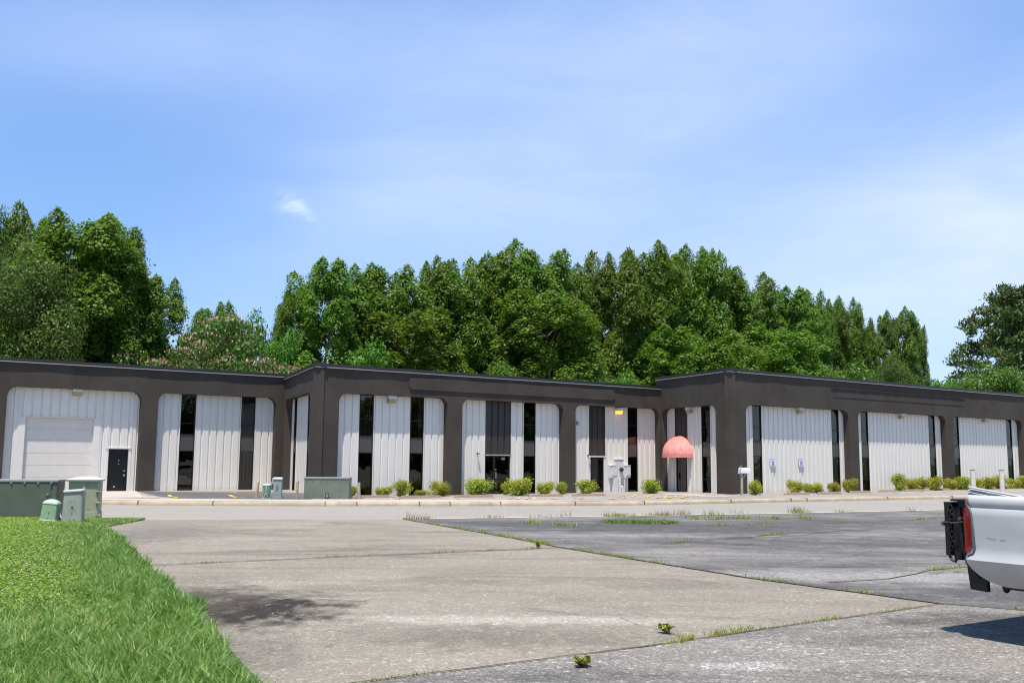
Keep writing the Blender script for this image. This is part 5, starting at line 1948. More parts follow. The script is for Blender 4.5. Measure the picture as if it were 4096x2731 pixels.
def pine(seed, H=15.0):
    rg = np.random.default_rng(seed)
    C_, Rd = [], []
    for lv in range(17):
        t = 0.2 + 0.78 * lv / 16
        rad = 7.2 * float(np.interp(t, [0.2, 0.35, 0.6, 0.85, 1.0], [0.75, 1.0, 0.9, 0.6, 0.15]))
        for k in range(7):
            a = lv * 1.3 + k * 0.9 + rg.uniform(-0.3, 0.3)
            for q in (0.3, 0.52, 0.72, 0.92):
                if rg.uniform() < 0.12:
                    continue
                s = rg.uniform(0.55, 0.95)
                C_.append([rad * q * math.cos(a), rad * q * math.sin(a), t * H + q * 0.9 + rg.uniform(-0.3, 0.3)])
                Rd.append([s, s, s * 0.5])
    P, Nn, T = clump_points(np.array(C_), np.array(Rd), 330, rg, (0.3, 1.1))
    n = len(P)
    d = unit(rg.normal(size=(n, 3)) * 0.8 + np.array([0, 0, 0.6]))
    sd = unit(np.cross(d, rg.normal(size=(n, 3))))
    ln_ = rg.uniform(0.14, 0.26, size=(n, 1))
    V = np.stack([P - sd * 0.05, P + sd * 0.05, P + d * ln_ * 1.5 + sd * 0.05, P + d * ln_ * 1.5 - sd * 0.05], 1).reshape(-1, 3)
    me = np_mesh('crown', V, np.arange(4 * n).reshape(n, 4), 'leaf_pine', np.repeat(T, 4))
    return me, [(c, r) for c, r in zip(C_, Rd)]


me, cl = pine(300)
PROTO['pine'] = (me, trunk_mesh(cl, 15, 0.32, 60, 'bark', nb=70), 15.5, 7.2)


def plant_tree(x2, top2, wpx2, dplane, kind, name, label, cat='tree', group='trees behind the building', blossom=False, rz=None):
    """x2, top2, wpx2 are read off the photograph; the tree stands on the ground behind the building."""
    px, py = x2 * 1.7415, top2 * 1.7415
    v = ray(px, py)
    t = dplane / float(NV @ v[:2])
    x, y = v[0] * t, v[1] * t
    zt_ = v[2] * t + EYE
    cr, tk, H, Rr = PROTO[kind]
    h = (zt_ + 0.5)
    w = wpx2 * 1.7415 / F_PX * y / 2
    o = empty(name, (x, y, -0.5), random.uniform(0, 6.28) if rz is None else rz, label, cat, group)
    s = h / H
    k = w / Rr * ((1.17 if x2 < 1840 else 1.04) if kind.startswith('gum') else 1.12)
    o.scale = (k, k, s)
    link_mesh('crown', cr, o)
    link_mesh('trunk', tk, o)
    if blossom:
        link_mesh('blossom', BLOSSOM, o)
    return o


TREES = [
    # left group
    (5, 466, 150, 77, 'oak0', 'broadleaf_tree', 'dark tall tree cut by the left edge, highest of the far left group'),
    (88, 474, 150, 78, 'gum2', 'broadleaf_tree', 'thin crowned tree between the leftmost tree and the big pointed one'),
    (200, 468, 250, 72, 'gum1', 'sweetgum_tree', 'biggest sweetgum at the left, its pointed top highest of its group'),
    (268, 505, 190, 73, 'gum3', 'sweetgum_tree', 'right shoulder of the left group, crown sloping to the sky gap'),
    (345, 625, 150, 73, 'gum0', 'sweetgum_tree', 'lower rounded sweetgum at the right end of the left group'),
    (60, 545, 300, 69, 'oak1', 'broadleaf_tree', 'wide fine leaved olive green tree in front of the left group'),
    (15, 760, 170, 67, 'light0', 'young_tree', 'low bright tree above the roof at the left edge', ),
    # mimosa group
    (505, 700, 240, 70, 'mimosa', 'mimosa_tree', 'mimosa in full pink blossom, the larger one'),
    (335, 795, 170, 68, 'mimosa', 'mimosa_tree', 'low mimosa showing pink blossom under the big left sweetgum'),
    (640, 812, 190, 67, 'mimosa', 'mimosa_tree', 'low mimosa with blossom just left of the roof corner'),
    (430, 775, 170, 67, 'mimosa', 'mimosa_tree', 'low mimosa in front of the larger blossoming one'),
    (508, 688, 110, 76, 'gum4', 'young_tree', 'small pointed tree behind the larger mimosa'),
    (592, 692, 150, 76, 'light1', 'young_tree', 'rounded small tree right of the mimosa blossom'),
    (645, 722, 120, 73, 'light0', 'young_tree', 'yellow green young tree filling the dip left of the sweetgum row'),
    # row of sweetgums
    (686, 650, 90, 75, 'gum5', 'sweetgum_tree', 'short spired sweetgum at the left end of the row'),
    (752, 590, 185, 73, 'gum0', 'sweetgum_tree', 'first tall sweetgum of the row, above the roof corner'),
    (838, 630, 120, 77, 'gum6', 'sweetgum_tree', 'sweetgum in the dip right of the first tall one'),
    (908, 590, 190, 74, 'gum3', 'sweetgum_tree', 'broad twin spired sweetgum above the left end of the sign board'),
    (1006, 588, 110, 76, 'gum2', 'sweetgum_tree', 'narrow sweetgum with a single needle like spire'),
    (1064, 600, 150, 75, 'gum4', 'sweetgum_tree', 'level topped sweetgum left of the highest pair'),
    (1136, 565, 150, 76, 'gum1', 'sweetgum_tree', 'double topped sweetgum just left of the highest tree'),
    (1224, 548, 170, 75, 'gum6', 'sweetgum_tree', 'highest sweetgum of the row with a blunt top'),
    (1292, 588, 140, 76, 'gum5', 'sweetgum_tree', 'sweetgum sloping down right of the highest tree'),
    (1348, 622, 110, 77, 'gum0', 'sweetgum_tree', 'sweetgum in the dip at the middle of the row'),
    (1404, 574, 130, 76, 'gum2', 'sweetgum_tree', 'slender sweetgum right of the middle dip'),
    (1482, 560, 150, 77, 'gum4', 'sweetgum_tree', 'many spired sweetgum left of the second summit'),
    (1548, 555, 130, 78, 'gum3', 'sweetgum_tree', 'flat topped sweetgum at the second summit'),
    (1606, 551, 130, 77, 'gum1', 'sweetgum_tree', 'sweetgum at the right edge of the second summit'),
    (1668, 598, 130, 77, 'gum5', 'sweetgum_tree', 'sweetgum stepping down right of the second summit'),
    (1722, 624, 150, 78, 'gum6', 'sweetgum_tree', 'sweetgum with three spires above the right wing corner'),
    (1806, 655, 150, 77, 'gum0', 'sweetgum_tree', 'wide lower sweetgum near the right end of the row'),
    (1858, 668, 90, 79, 'gum2', 'sweetgum_tree', 'narrow tree closing the right end of the sweetgum row'),
    (1908, 690, 90, 82, 'gum4', 'sweetgum_tree', 'dark spired tree, left of the two behind the right wing'),
    (1938, 676, 92, 83, 'gum1', 'sweetgum_tree', 'dark spired tree, higher of the two behind the right wing'),
    (1984, 722, 74, 82, 'gum3', 'sweetgum_tree', 'rounded dark tree beside the isolated column tree'),
    (2056, 698, 96, 80, 'gum5', 'sweetgum_tree', 'isolated ragged column tree standing against the sky'),
    (2106, 742, 44, 81, 'gum2', 'sweetgum_tree', 'small side crown right of the isolated column tree'),
    # lower front growth
    (845, 760, 190, 70, 'light1', 'young_tree', 'low leafy tree above the roof corner'),
    (955, 705, 230, 70, 'gum6', 'sweetgum_tree', 'lower sweetgum in front of the twin spired one'),
    (1045, 815, 160, 69, 'light0', 'young_tree', 'low bright tree behind the sign board left half'),
    (1140, 800, 160, 69, 'light1', 'young_tree', 'low bright tree under the double topped sweetgum'),
    (1255, 665, 230, 71, 'gum4', 'sweetgum_tree', 'mid height sweetgum in front of the highest tree'),
    (1320, 812, 200, 69, 'light0', 'young_tree', 'low bright tree under the middle dip'),
    (1425, 835, 150, 69, 'light1', 'young_tree', 'low bright tree behind the right end of the middle roof'),
    (1520, 745, 190, 72, 'gum0', 'sweetgum_tree', 'lower sweetgum in front of the second summit'),
    (1640, 765, 190, 72, 'gum2', 'sweetgum_tree', 'lower sweetgum behind the highest roof corner'),
    (1760, 735, 210, 72, 'gum1', 'sweetgum_tree', 'lower sweetgum above the right wing roof'),
    (1860, 818, 170, 71, 'light0', 'young_tree', 'low pale tree over the right wing roof edge'),
    (1965, 812, 170, 72, 'light1', 'young_tree', 'low tree at the foot of the dark spired pair'),
    (2050, 805, 110, 76, 'oak1', 'broadleaf_tree', 'dark low growth at the foot of the isolated column tree'),
    (2140, 838, 170, 80, 'light1', 'young_tree', 'low grey green tree in the sky gap'),
    (2215, 842, 120, 76, 'light0', 'young_tree', 'low tree left of the bright tree at the right'),
    (2275, 808, 190, 70, 'light1', 'young_tree', 'bright green tree in front of the pine'),
    (2350, 835, 150, 68, 'light0', 'young_tree', 'bright green tree cut by the right edge'),
    (2345, 668, 330, 88, 'pine', 'pine_tree', 'large dark pine with layered limbs at the right edge'),
]
for (x2, t2, w2, dp, kd, nm, lb) in TREES:
    plant_tree(x2, t2, w2, dp, kd, nm, lb, blossom=(kd == 'mimosa'))

# unseen wood, right of and behind the viewpoint, added to darken the window reflections
rg = np.random.default_rng(41)
C_, Rd = [], []
for i in range(150):
    t = i / 149
    x = 95 + 45 * math.sin(t * 2.2) - 60 * max(0, t - 0.6) / 0.4
    y = 42 - 130 * t
    for zc, rr in ((rg.uniform(1.5, 4), 4.2), (rg.uniform(6, 9), 3.6), (rg.uniform(10, 14), 2.6)):
        C_.append([x + rg.normal(0, 2.5), y + rg.normal(0, 1.5), zc])
        Rd.append([rr, rr, rr * 1.1])
P, Nn, T = clump_points(np.array(C_), np.array(Rd), 22, rg)
V, Q = leaf_quads(P, Nn, rg.uniform(0.35, 0.7, size=len(P)), 0.8, rg)
tag(link_mesh('unseen_wood', np_mesh('unseen_wood', V, Q, 'leaf_oak', np.repeat(T, 4))), 'dense unseen wood added to darken the window reflections', 'wood', kind='stuff')

# ------------------------------------------------------------------ bushes


def bush_proto(seed, mat, nl=26):
    rg = np.random.default_rng(seed)
    C_, Rd = [], []
    for i in range(nl):
        a = rg.uniform(0, 6.28)
        k = rg.uniform(0, 0.62)
        z_ = rg.uniform(0.12, 0.72)
        k = k * (1.15 - 0.45 * z_)
        s = rg.uniform(0.22, 0.36)
        C_.append([k * math.cos(a), k * math.sin(a), z_])
        Rd.append([s, s, s * 0.85])
    P, Nn, T = clump_points(np.array(C_), np.array(Rd), 1500, rg, (0.45, 1.1))
    P[:, 2] = np.maximum(P[:, 2], 0.02)
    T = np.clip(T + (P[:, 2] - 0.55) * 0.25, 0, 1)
    V, Q = leaf_quads(P, Nn, rg.uniform(0.03, 0.062, size=len(P)), 0.5, rg)
    me = np_mesh('foliage', V, Q, mat, np.repeat(T, 4))
    mb_ = MB()
    for k in range(7):
        a = k * 0.9
        mb_.tube([(0.05 * math.cos(a), 0.05 * math.sin(a), -0.1), (0.2 * math.cos(a), 0.2 * math.sin(a), 0.3), (0.4 * math.cos(a), 0.4 * math.sin(a), 0.65)], [0.02, 0.015, 0.006], 5)
    st = bpy.data.meshes.new('stems')
    st.from_pydata(mb_.v, [], mb_.f)
    st.materials.append(M['bark'])
    st.update()
    return me, st


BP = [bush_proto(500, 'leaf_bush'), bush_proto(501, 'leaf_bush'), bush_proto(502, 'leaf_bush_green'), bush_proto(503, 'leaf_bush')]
BUSHES = [
    (1412, 1977, 38, 38, 2, 'small bush peeking out between the two right wooden posts'),
    (1541, 1982, 76, 36, 1, 'low golden bush left of the round bush by the second window'),
    (1608, 1984, 68, 57, 2, 'round bright bush left of the first bay\'s second window'),
    (1689, 1981, 56, 20, 2, 'lowest grassy bush under the first bay\'s second window'),
    (1755, 1983, 84, 50, 1, 'golden bush against the dark pillar left of the broad one'),
    (1914, 1981, 118, 58, 2, 'broadest bush, left of the glazed entrance'),
    (2022, 1978, 40, 40, 2, 'dim bush mirrored at the glazed entrance step'),
    (2080, 1982, 106, 59, 1, 'broad bush just right of the glazed entrance'),
    (2186, 1978, 78, 44, 1, 'left half of the double bush by the middle dark pillar'),
    (2246, 1976, 46, 41, 2, 'right half of the double bush by the middle dark pillar'),
    (2343, 1977, 84, 50, 2, 'bush left of the single door by the meters'),
    (2608, 1973, 77, 48, 2, 'bush in the inner corner left of the pink awning'),
    (3021, 1980, 61, 51, 3, 'round reddish tipped bush beside the mailbox'),
    (3175, 1973, 64, 45, 1, 'left bush of the clump of three under the parking signs'),
    (3227, 1972, 50, 35, 3, 'middle bush of the clump of three under the parking signs'),
    (3271, 1972, 48, 35, 1, 'right bush of the clump of three under the parking signs'),
    (3337, 1970, 53, 36, 3, 'small lone bush in front of the narrow window'),
    (3404, 1969, 63, 46, 1, 'round lone bush in front of the second dark pillar'),
    (3595, 1963, 56, 60, 2, 'tallest round bush, left end of the long row'),
    (3642, 1960, 50, 40, 1, 'bush right beside the tallest round one'),
    (3688, 1959, 62, 47, 3, 'third bush of the long row, before the window'),
    (3744, 1958, 64, 47, 1, 'fourth bush of the long row, under the window'),
    (3798, 1956, 52, 40, 3, 'fifth bush of the long row, ending at the dark pillar'),
    (3856, 1953, 68, 45, 2, 'bush left of the first bollard, over the pipe bundle'),
    (3916, 1950, 40, 36, 1, 'bush partly behind the first bollard'),
    (3952, 1950, 50, 42, 3, 'bush midway between the two bollards'),
    (3998, 1949, 62, 46, 1, 'bush partly behind the second bollard'),
    (4052, 1949, 50, 33, 1, 'low bush right of the second bollard'),
    (4096, 1949, 56, 44, 2, 'last bush, cut by the right edge'),
]
for px, py, w, h, k, lab in BUSHES:
    x, y, z = on_ground(px, py)
    k1 = w / F_PX * y / 2 * 1.22
    lim = (D1 if px < 2700 else D2) - k1 * 0.9 - 0.15
    if px > 2560 and px < 2700:
        lim = D1 - 1.2
    dn = x * NV[0] + y * NV[1]
    if dn > lim:
        x, y = x * lim / dn, y * lim / dn
    z = gz(x, y) + 0.03
    hh = h / F_PX * y * 1.28
    o = empty('bush', (x, y, z), random.uniform(0, 6.28), lab, 'bush', 'clipped bushes along the building')
    o.scale = (k1 / 0.85, k1 / 0.85, hh / 1.0)
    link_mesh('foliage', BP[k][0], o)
    link_mesh('stems', BP[k][1], o)

# ------------------------------------------------------------------ lawn blades (one uncountable mass)
EX = np.array([p[0] for p in LAWN_EDGE][::-1])
EY = np.array([p[1] for p in LAWN_EDGE][::-1])


def edge_x(y):
    return np.interp(y, EY, EX)


def blades(name, X, Y, Zb, length, width, lean_amt, tint, mat, rg=rng):
    n = len(X)
    a = rg.uniform(0, 2 * np.pi, n)
    if n > 50000:                          # neighbours lean together in tufts
        a = 6.0 * np.sin(X * 4.1 + 2.0 * np.sin(Y * 3.3)) + 5.0 * np.cos(Y * 4.7 + X * 1.9) + rg.normal(0, 0.9, n)
    dx, dy = np.cos(a), np.sin(a)
    b = rg.uniform(0, 2 * np.pi, n)
    wx, wy = np.cos(b) * width / 2, np.sin(b) * width / 2
    ln = length
    l1 = lean_amt * rg.uniform(0.3, 1.3, n)
    pts = []
    for t, wk in ((0.0, 1.0), (0.5, 0.85), (1.0, 0.12)):
        off = l1 * ln * (t ** 1.8)
        hh = ln * t * np.sqrt(np.clip(1 - (l1 * t * 0.7) ** 2, 0.15, 1))
        cx = X + dx * off
        cy = Y + dy * off
        pts.append((cx - wx * wk, cy - wy * wk, Zb + hh))
        pts.append((cx + wx * wk, cy + wy * wk, Zb + hh))
    V = np.stack([np.stack(p, 1) for p in pts], 1).reshape(-1, 3)
    base = np.arange(n)[:, None] * 6
    Q = np.concatenate([base + np.array([0, 1, 3, 2]), base + np.array([2, 3, 5, 4])], 0)
    return np_mesh(name, V, Q, mat, np.repeat(tint, 6))


def lawn_points(n, ymin, ymax, back, rg):
    y = rg.uniform(ymin, ymax, n)
    ex = edge_x(y)
    x = ex - rg.uniform(0, 1, n) * back
    return x, y, ex - x


def zlawn(x, y):
    return -0.0115 * np.clip(y - 20, 0, 40) + 0.015


pn = np.frompyfunc(lambda x, y: mnoise.noise(Vector((x * 0.55, y * 0.55, 3.1))), 2, 1)
parts = []
rg = np.random.default_rng(5)
for (n, y0, y1, back, wd) in ((56000, 5.0, 9.0, 3.6, 0.009), (62000, 9.0, 13.5, 5.2, 0.011), (52000, 13.5, 19, 8.0, 0.014), (45000, 19, 26.0, 8.5, 0.017), (16000, 0.5, 5.0, 4.0, 0.010)):
    x, y, e = lawn_points(n, y0, y1, back, rg)
    # ragged border with tongues of grass
    x = x + 0.07 * np.sin(y * 3.1) + 0.05 * np.sin(y * 7.7 + 1) - np.interp(y, [5, 9, 14, 20], [0.16, 0.14, 0.10, 0.02])
    pv = pn(x, y).astype(float)
    tall = np.clip(1.2 - e / (1.25 + 0.4 * pv), 0, 1) * np.clip((25 - y) / 6, 0.2, 1)
    near = np.clip((11.5 - y) / 3.5, 0, 1)
    tall = np.clip(np.maximum(tall, near * 0.72) + 0.35 * pv, 0.05, 1)
    ln = (0.04 + 0.095 * tall) * rg.uniform(0.5, 1.5, n)
    tint = np.clip(0.66 - 0.36 * tall + 0.3 * pv + rg.normal(0, 0.26, n), 0, 1)
    parts.append((x, y, ln, np.full(n, wd) * (0.75 + 0.6 * tall) * rg.uniform(0.5, 1.5, n), tint, tall))
# narrow tongue along the street by the boxes
n = 26000
x = rg.uniform(-17.5, -9.8, n)
yb = np.interp(x, [-17.5, -9.84], [26.6, 26.3])
y = yb - rg.uniform(0, 1, n) * np.interp(x, [-17.5, -10.6, -10.0, -9.8], [4.0, 3.6, 0.9, 0.1])
parts.append((x, y, 0.05 * rg.uniform(0.6, 1.5, n), np.full(n, 0.015), np.clip(rg.normal(0.7, 0.2, n), 0, 1), np.full(n, 0.2)))
X = np.concatenate([p[0] for p in parts])
Y = np.concatenate([p[1] for p in parts])
LN = np.concatenate([p[2] for p in parts])
WD = np.concatenate([p[3] for p in parts])
TI = np.concatenate([p[4] for p in parts])
TA = np.concatenate([p[5] for p in parts])
me = blades('grass', X, Y, zlawn(X, Y), LN, WD, 0.6 + 0.55 * TA, TI, 'grass_blade', rg)
tag(link_mesh('grass', me), 'green lawn grass with a shaggy border along the asphalt', 'grass', kind='stuff')
# clover carpet and its white heads
n = 240000
x, y, e = lawn_points(n, 9.2, 26.0, 9.0, rg)
pv = pn(x + 9, y).astype(float)
keep = (rg.uniform(0, 1, n) < np.clip((e - 0.6) / 1.6, 0, 1) * np.clip((y - 9.2) / 3, 0.05, 1) * np.clip(0.85 + 0.9 * pv, 0.1, 1))
x, y, pv = x[keep], y[keep], pv[keep]
P = np.stack([x, y, zlawn(x, y) + rg.uniform(0.03, 0.075, len(x))], 1)
Nn = unit(rg.normal(size=P.shape) * 0.35 + np.array([0, 0, 1.0]))
V, Q = leaf_quads(P, Nn, rg.uniform(0.011, 0.021, len(P)), 0.9, rg)
me = np_mesh('clover', V, Q, 'clover', np.repeat(np.clip(rg.normal(0.5, 0.25, len(P)), 0, 1), 4))
tag(link_mesh('clover', me), 'yellow green clover carpet in the mown part of the lawn', 'clover', kind='stuff')
n = 3600
x, y, e = lawn_points(n, 10.5, 25.0, 9.0, rg)
pv = pn(x * 1.6 + 4, y * 1.6).astype(float)
keep = (rg.uniform(0, 1, n) < np.clip((e - 0.9) / 1.5, 0, 1) * np.clip(0.3 + 1.6 * pv, 0.03, 1) * np.clip((y - 10) / 3, 0, 1))
x, y = x[keep], y[keep]
z = zlawn(x, y) + rg.uniform(0.07, 0.12, len(x))
vv, qq = [], []
for i, (a, b, c) in enumerate(zip(x, y, z)):
    r_ = random.uniform(0.010, 0.017)
    o6 = [(a + r_, b, c), (a, b + r_, c), (a - r_, b, c), (a, b - r_, c), (a, b, c + r_), (a, b, c - r_)]
    vv += o6
    k = i * 6
    qq += [(k, k + 1, k + 4), (k + 1, k + 2, k + 4), (k + 2, k + 3, k + 4), (k + 3, k, k + 4), (k + 1, k, k + 5), (k + 2, k + 1, k + 5), (k + 3, k + 2, k + 5), (k, k + 3, k + 5)]
me = np_mesh('clover_blossom', np.array(vv), np.array(qq), 'clover_flower', rg.uniform(0, 1, len(vv)))
tag(link_mesh('clover_blossom', me), 'white clover heads dotted over the lawn', 'clover flowers', kind='stuff')

# ------------------------------------------------------------------ weeds in the joints


def along(pts, n, spread, clump, rg, prob=0.5):
    seg = [Vector(b) - Vector(a) for a, b in zip(pts, pts[1:])]
    tot = sum(s.length for s in seg)
    out = []
    centers = [rg.uniform(0, tot) for _ in range(max(2, int(tot * clump)))]
    for _ in range(n):
        c = centers[int(rg.integers(0, len(centers)))] + rg.normal(0, 0.16)
        c = min(max(c, 0), tot - 1e-3)
        acc = 0
        for a, s in zip(pts, seg):
            if acc + s.length >= c:
                q = Vector(a) + s * ((c - acc) / s.length)
                out.append((q.x + rg.normal(0, spread), q.y + rg.normal(0, spread)))
                break
            acc += s.length
    return np.array(out)


rg = np.random.default_rng(9)
AP, AL, AW_ = [], [], []


def add_weeds(pts, n, spread, clump, ln, wd):
    q = along(pts, n, spread, clump, rg)
    AP.append(q)
    AL.append(np.full(len(q), ln))
    AW_.append(np.full(len(q), wd))


add_weeds(DIV[:2], 800, 0.05, 1.2, 0.05, 0.012)
add_weeds(DIV[1:5], 1100, 0.035, 1.5, 0.042, 0.007)
add_weeds(CRACK_FAR, 380, 0.02, 0.9, 0.035, 0.008)
add_weeds(CRACK_NEAR[3:], 260, 0.025, 1.2, 0.035, 0.005)
add_weeds(CRACK_NEAR[:4], 130, 0.012, 0.7, 0.03, 0.005)
add_weeds(FW([(2400, 2090), (2640, 2093), (2830, 2104), (3100, 2098), (3400, 2092), (3770, 2074)]), 700, 0.08, 0.9, 0.045, 0.014)
add_weeds(FW([(2640, 2177), (2960, 2152), (3200, 2132)]), 260, 0.05, 0.7, 0.04, 0.012)
add_weeds(FW([(3500, 2326), (3560, 2318), (3700, 2285), (3860, 2270)]), 160, 0.05, 1.2, 0.04, 0.009)
add_weeds(FW([(2760, 2563), (2700, 2578), (2600, 2592)]), 130, 0.03, 3.5, 0.05, 0.006)
add_weeds(FW([(2850, 2550), (2940, 2532), (3010, 2522)]), 170, 0.04, 3.5, 0.055, 0.006)
add_weeds([(x, y) for x, y in NEAR[4:9]], 520, 0.10, 0.7, 0.08, 0.016)
for px, py in ((2780, 2077), (2880, 2077), (2972, 2076), (3090, 2077), (3224, 2074), (2135, 2096), (2250, 2105)):
    c = FW([(px, py)])[0]
    q = np.stack([rg.normal(c[0], 0.16, 90), rg.normal(c[1], 0.22, 90)], 1)
    AP.append(q)
    AL.append(np.full(90, 0.09))
    AW_.append(np.full(90, 0.016))
q = np.concatenate(AP)
zz = np.array([g0(a, b) + 0.012 for a, b in q])
me = blades('crack_weeds', q[:, 0], q[:, 1], zz, np.concatenate(AL) * rg.uniform(0.5, 1.6, len(q)), np.concatenate(AW_), np.full(len(q), 0.7), np.clip(rg.normal(0.5, 0.28, len(q)), 0, 1), 'weed', rg)
tag(link_mesh('crack_weeds', me), 'tufts of weeds growing in the pavement joints', 'weeds', kind='stuff')
# grass tongue on the dark lot
n = 2300
a0, a1 = FW([(2425, 2092)])[0], FW([(2700, 2096)])[0]
t = rg.uniform(0, 1, n)
x = a0[0] + (a1[0] - a0[0]) * t + rg.normal(0, 0.1, n)
wd_ = (0.55 + 0.5 * np.sin(t * 17) * np.sin(t * 7 + 1)) * np.sin(np.pi * np.clip(t, 0.04, 0.96)) ** 0.5
y = a0[1] + (a1[1] - a0[1]) * t + wd_ * rg.uniform(-0.5, 1.0, n)
me = blades('grass_patch', x, y, zlawn(x, y), 0.075 * rg.uniform(0.4, 1.6, n), np.full(n, 0.018), np.full(n, 0.6), np.clip(rg.normal(0.55, 0.25, n), 0, 1), 'grass_blade', rg)
tag(link_mesh('grass_patch', me), 'strip of grass grown over the dark asphalt near the street', 'grass', kind='stuff')
# dry tall stalks by the street edge
cs = []
for px, py, m_ in ((1650, 2078, 30), (1690, 2078, 30), (2255, 2066, 26), (2430, 2064, 22), (2440, 2064, 16), (2640, 2062, 34), (2670, 2062, 24), (2725, 2060, 46), (2740, 2060, 30), (2835, 2060, 24), (2960, 2056, 20), (3180, 2048, 70), (3195, 2047, 50), (3650, 2046, 18)):
    c = FW([(px, py)])[0]
    cs.append(np.stack([rg.normal(c[0], 0.14, m_), rg.normal(c[1], 0.12, m_), np.full(m_, c[1])], 1))
q = np.concatenate(cs)
me = blades('dry_weeds', q[:, 0], q[:, 1], np.array([g0(a, b) for a, b in q[:, :2]]), 0.21 * rg.uniform(0.25, 1.3, len(q)), np.full(len(q), 0.013), np.full(len(q), 0.6), rg.uniform(0, 1, len(q)), 'dry_weed', rg)
tag(link_mesh('dry_weeds', me), 'dry brown weeds along the street gutter', 'weeds', kind='stuff')


def weed(px, py, hpx, wpx, label, mat='weed'):
    x, y, z = on_ground(px, py)
    rgl = np.random.default_rng(int(px))
    h = hpx / F_PX * y
    w = wpx / F_PX * y / 2
    P, Nn = [], []
    st = MB()
    for k in range(14):
        a = rgl.uniform(0, 6.28)
        rr = w * rgl.uniform(0.4, 1.35)
        hh = h * rgl.uniform(0.6, 1.0)
        st.tube([(0, 0, 0), (rr * 0.5 * math.cos(a), rr * 0.5 * math.sin(a), hh * 0.6), (rr * math.cos(a), rr * math.sin(a), hh)], [0.004, 0.003, 0.0015], 5)
        for t in np.linspace(0.3, 1.0, 9):
            P.append([rr * (t ** 1.3) * math.cos(a) + rgl.normal(0, 0.012), rr * (t ** 1.3) * math.sin(a) + rgl.normal(0, 0.012), hh * t])
    P = np.array(P)
    Nn = unit(rgl.normal(size=P.shape) * 0.7 + np.array([0, 0, 0.7]))
    V, Q = leaf_quads(P, Nn, rgl.uniform(0.02, 0.042, len(P)), 0.42, rgl)
    o = empty('weed', (x, y, z + 0.012), 0, label, 'weed', 'single weeds in the asphalt')
    link_mesh('leaves', np_mesh('leaves', V, Q, mat, np.repeat(np.clip(rgl.normal(0.55, 0.3, len(P)), 0, 1), 4)), o)
    st.build('stems', 'bark', o, world=False)


weed(2330, 2672, 42, 62, 'reddish green weed standing alone in front of the near crack')
weed(2660, 2532, 32, 62, 'low olive weed behind the near crack')
weed(2152, 2193, 26, 12, 'thin upright weed on the joint beside the dark asphalt')

# ------------------------------------------------------------------ sky, sun, camera
TO_SUN = Vector((-0.191, -0.9816, 0)) * math.cos(R(73.5)) + Vector((0, 0, math.sin(R(73.5))))
sl = bpy.data.lights.new('sun', 'SUN')
sl.energy = 4.9
sl.angle = R(0.55)
sl.color = (1.0, 0.93, 0.83)
so = bpy.data.objects.new('sun', sl)
so.rotation_euler = (-TO_SUN).to_track_quat('-Z', 'Y').to_euler()
COL.objects.link(so)

wd = bpy.data.worlds.new('World')
scene.world = wd
wd.use_nodes = True
nt = wd.node_tree
nt.nodes.clear()
out = nt.nodes.new('ShaderNodeOutputWorld')
bg = nt.nodes.new('ShaderNodeBackground')
bg.inputs['Strength'].default_value = 0.12
L(nt, bg.outputs[0], out.inputs[0])
sky = nt.nodes.new('ShaderNodeTexSky')
sky.sky_type = 'NISHITA'
sky.sun_disc = False
sky.sun_elevation = R(73.5)
sky.sun_rotation = math.atan2(TO_SUN.x, TO_SUN.y)
sky.altitude = 0
sky.air_density = 1.0
sky.dust_density = 0.2
sky.ozone_density = 1.2
tc = nt.nodes.new('ShaderNodeTexCoord')
dirv = tc.outputs['Generated']
# thin cirrus: streaky noise seen through direction space
sepd = nt.nodes.new('ShaderNodeSeparateXYZ')
L(nt, dirv, sepd.inputs[0])


def lobe(px, py, width_deg, sx=1.0, sy=1.0, rot=0.0):
    """Soft patch of cloud round a direction of the sky."""
    v = Vector(ray(px, py)).normalized()
    e1 = Vector((v.y, -v.x, 0)).normalized()
    e2 = e1.cross(v)
    c, s = math.cos(rot), math.sin(rot)
    a1 = (e1 * c + e2 * s) / (R(width_deg) * sx)
    a2 = (e2 * c - e1 * s) / (R(width_deg) * sy)
    outv = []
    for a in (a1, a2):
        n = nt.nodes.new('ShaderNodeVectorMath')
        n.operation = 'DOT_PRODUCT'
        L(nt, dirv, n.inputs[0])
        n.inputs[1].default_value = a
        outv.append(math_n(nt, 'MULTIPLY', n.outputs['Value'], n.outputs['Value']))
    f = nt.nodes.new('ShaderNodeVectorMath')
    f.operation = 'DOT_PRODUCT'
    L(nt, dirv, f.inputs[0])
    f.inputs[1].default_value = v
    d2 = math_n(nt, 'ADD', outv[0], outv[1])
    g = math_n(nt, 'POWER', 2.718, math_n(nt, 'MULTIPLY', d2, -1.0))
    return math_n(nt, 'MULTIPLY', g, math_n(nt, 'GREATER_THAN', f.outputs['Value'], 0.0))


def sky_noise(scale, stretch, rot, detail=7, rough=0.6, dist=0.4):
    return noise(nt, mapping(nt, dirv, stretch, rot), scale, detail, rough, dist)


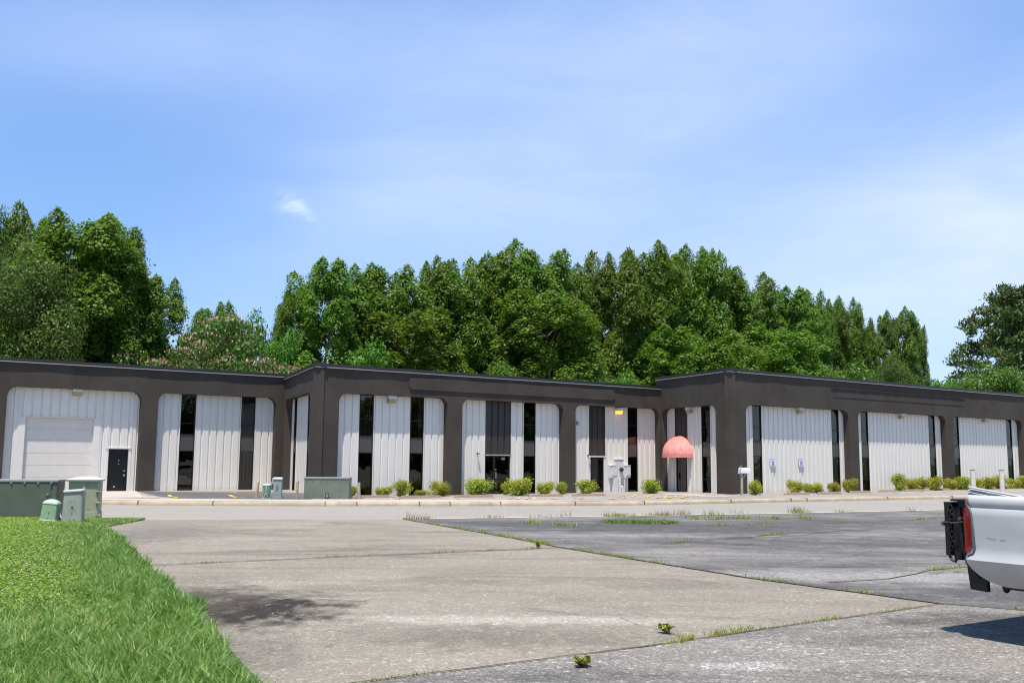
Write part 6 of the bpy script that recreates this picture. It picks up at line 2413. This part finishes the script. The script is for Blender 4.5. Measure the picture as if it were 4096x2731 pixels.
streak = sky_noise(3.2, (1.0, 0.6, 3.4), (0, R(-24), 0))
soft = sky_noise(1.7, (1.0, 1.0, 2.0), (0, R(-20), 0), 4, 0.5)
ms = [math_n(nt, 'MULTIPLY', lobe(2300, 560, 9, 2.1, 0.85, R(28)), 0.6),
      math_n(nt, 'MULTIPLY', lobe(3900, 1000, 9, 2.5, 0.75, R(14)), 1.2),
      math_n(nt, 'MULTIPLY', lobe(1000, 150, 8, 2.0, 0.45, R(6)), 0.42),
      math_n(nt, 'MULTIPLY', lobe(1600, 640, 7, 1.2, 0.6, R(35)), 0.22),
      math_n(nt, 'MULTIPLY', lobe(3000, 250, 9, 1.8, 0.5, R(22)), 0.22)]
tot = ms[0]
for m_ in ms[1:]:
    tot = math_n(nt, 'ADD', tot, m_)
amt = math_n(nt, 'ADD', math_n(nt, 'MULTIPLY', ramp(nt, streak, [(0.28, 0.25), (0.76, 1.0)]), 1.0), math_n(nt, 'MULTIPLY', soft, 0.5))
amt = math_n(nt, 'MULTIPLY', math_n(nt, 'MULTIPLY', tot, amt), 0.48)
amt = math_n(nt, 'ADD', amt, math_n(nt, 'MULTIPLY', ramp(nt, soft, [(0.4, 0.0), (0.75, 1.0)]), 0.06))
puff = math_n(nt, 'ADD', lobe(1150, 815, 0.9, 1.0, 0.7, R(-35)), lobe(1210, 850, 0.8, 1.2, 0.5, R(-40)))
puffn = ramp(nt, sky_noise(22, (1, 1, 1.4), (0, R(20), 0), 8, 0.65, 0.6), [(0.44, 0.0), (0.62, 1.0)])
amt = math_n(nt, 'ADD', amt, math_n(nt, 'MULTIPLY', math_n(nt, 'MULTIPLY', puff, puffn), 0.36))
amt = math_n(nt, 'MINIMUM', amt, 0.85)
hue = nt.nodes.new('ShaderNodeHueSaturation')
hue.inputs['Saturation'].default_value = 1.16
hue.inputs['Hue'].default_value = 0.503
hue.inputs['Value'].default_value = 1.0
L(nt, mixc(nt, 0.5, sky.outputs[0], (1.95, 3.3, 5.9)), hue.inputs['Color'])
cl = mixc(nt, amt, hue.outputs[0], (5.7, 6.15, 7.9))
L(nt, cl, bg.inputs['Color'])

cam = bpy.data.cameras.new('camera')
cam.sensor_fit = 'HORIZONTAL'
cam.sensor_width = 36.0
cam.lens = 36.0 * F_PX / 4096.0
cam.clip_start = 0.1
cam.clip_end = 5000
co = bpy.data.objects.new('camera', cam)
fw = Vector((0, math.cos(PITCH), math.sin(PITCH)))
up = Vector((0, -math.sin(PITCH), math.cos(PITCH)))
rt = Vector((1, 0, 0))
rr_ = rt * math.cos(ROLL) + up * math.sin(ROLL)
uu_ = up * math.cos(ROLL) - rt * math.sin(ROLL)
mtx = Matrix((rr_, uu_, -fw)).transposed().to_4x4()
mtx.translation = Vector((0, 0, EYE))
co.matrix_world = mtx
COL.objects.link(co)
scene.camera = co
scene.view_settings.view_transform = 'Standard'
scene.view_settings.look = 'None'
scene.view_settings.exposure = 0.55
scene.view_settings.gamma = 1.0
scene.cycles.max_bounces = 8
scene.cycles.transparent_max_bounces = 12
scene.cycles.use_denoising = True
scene.cycles.filter_width = 1.15
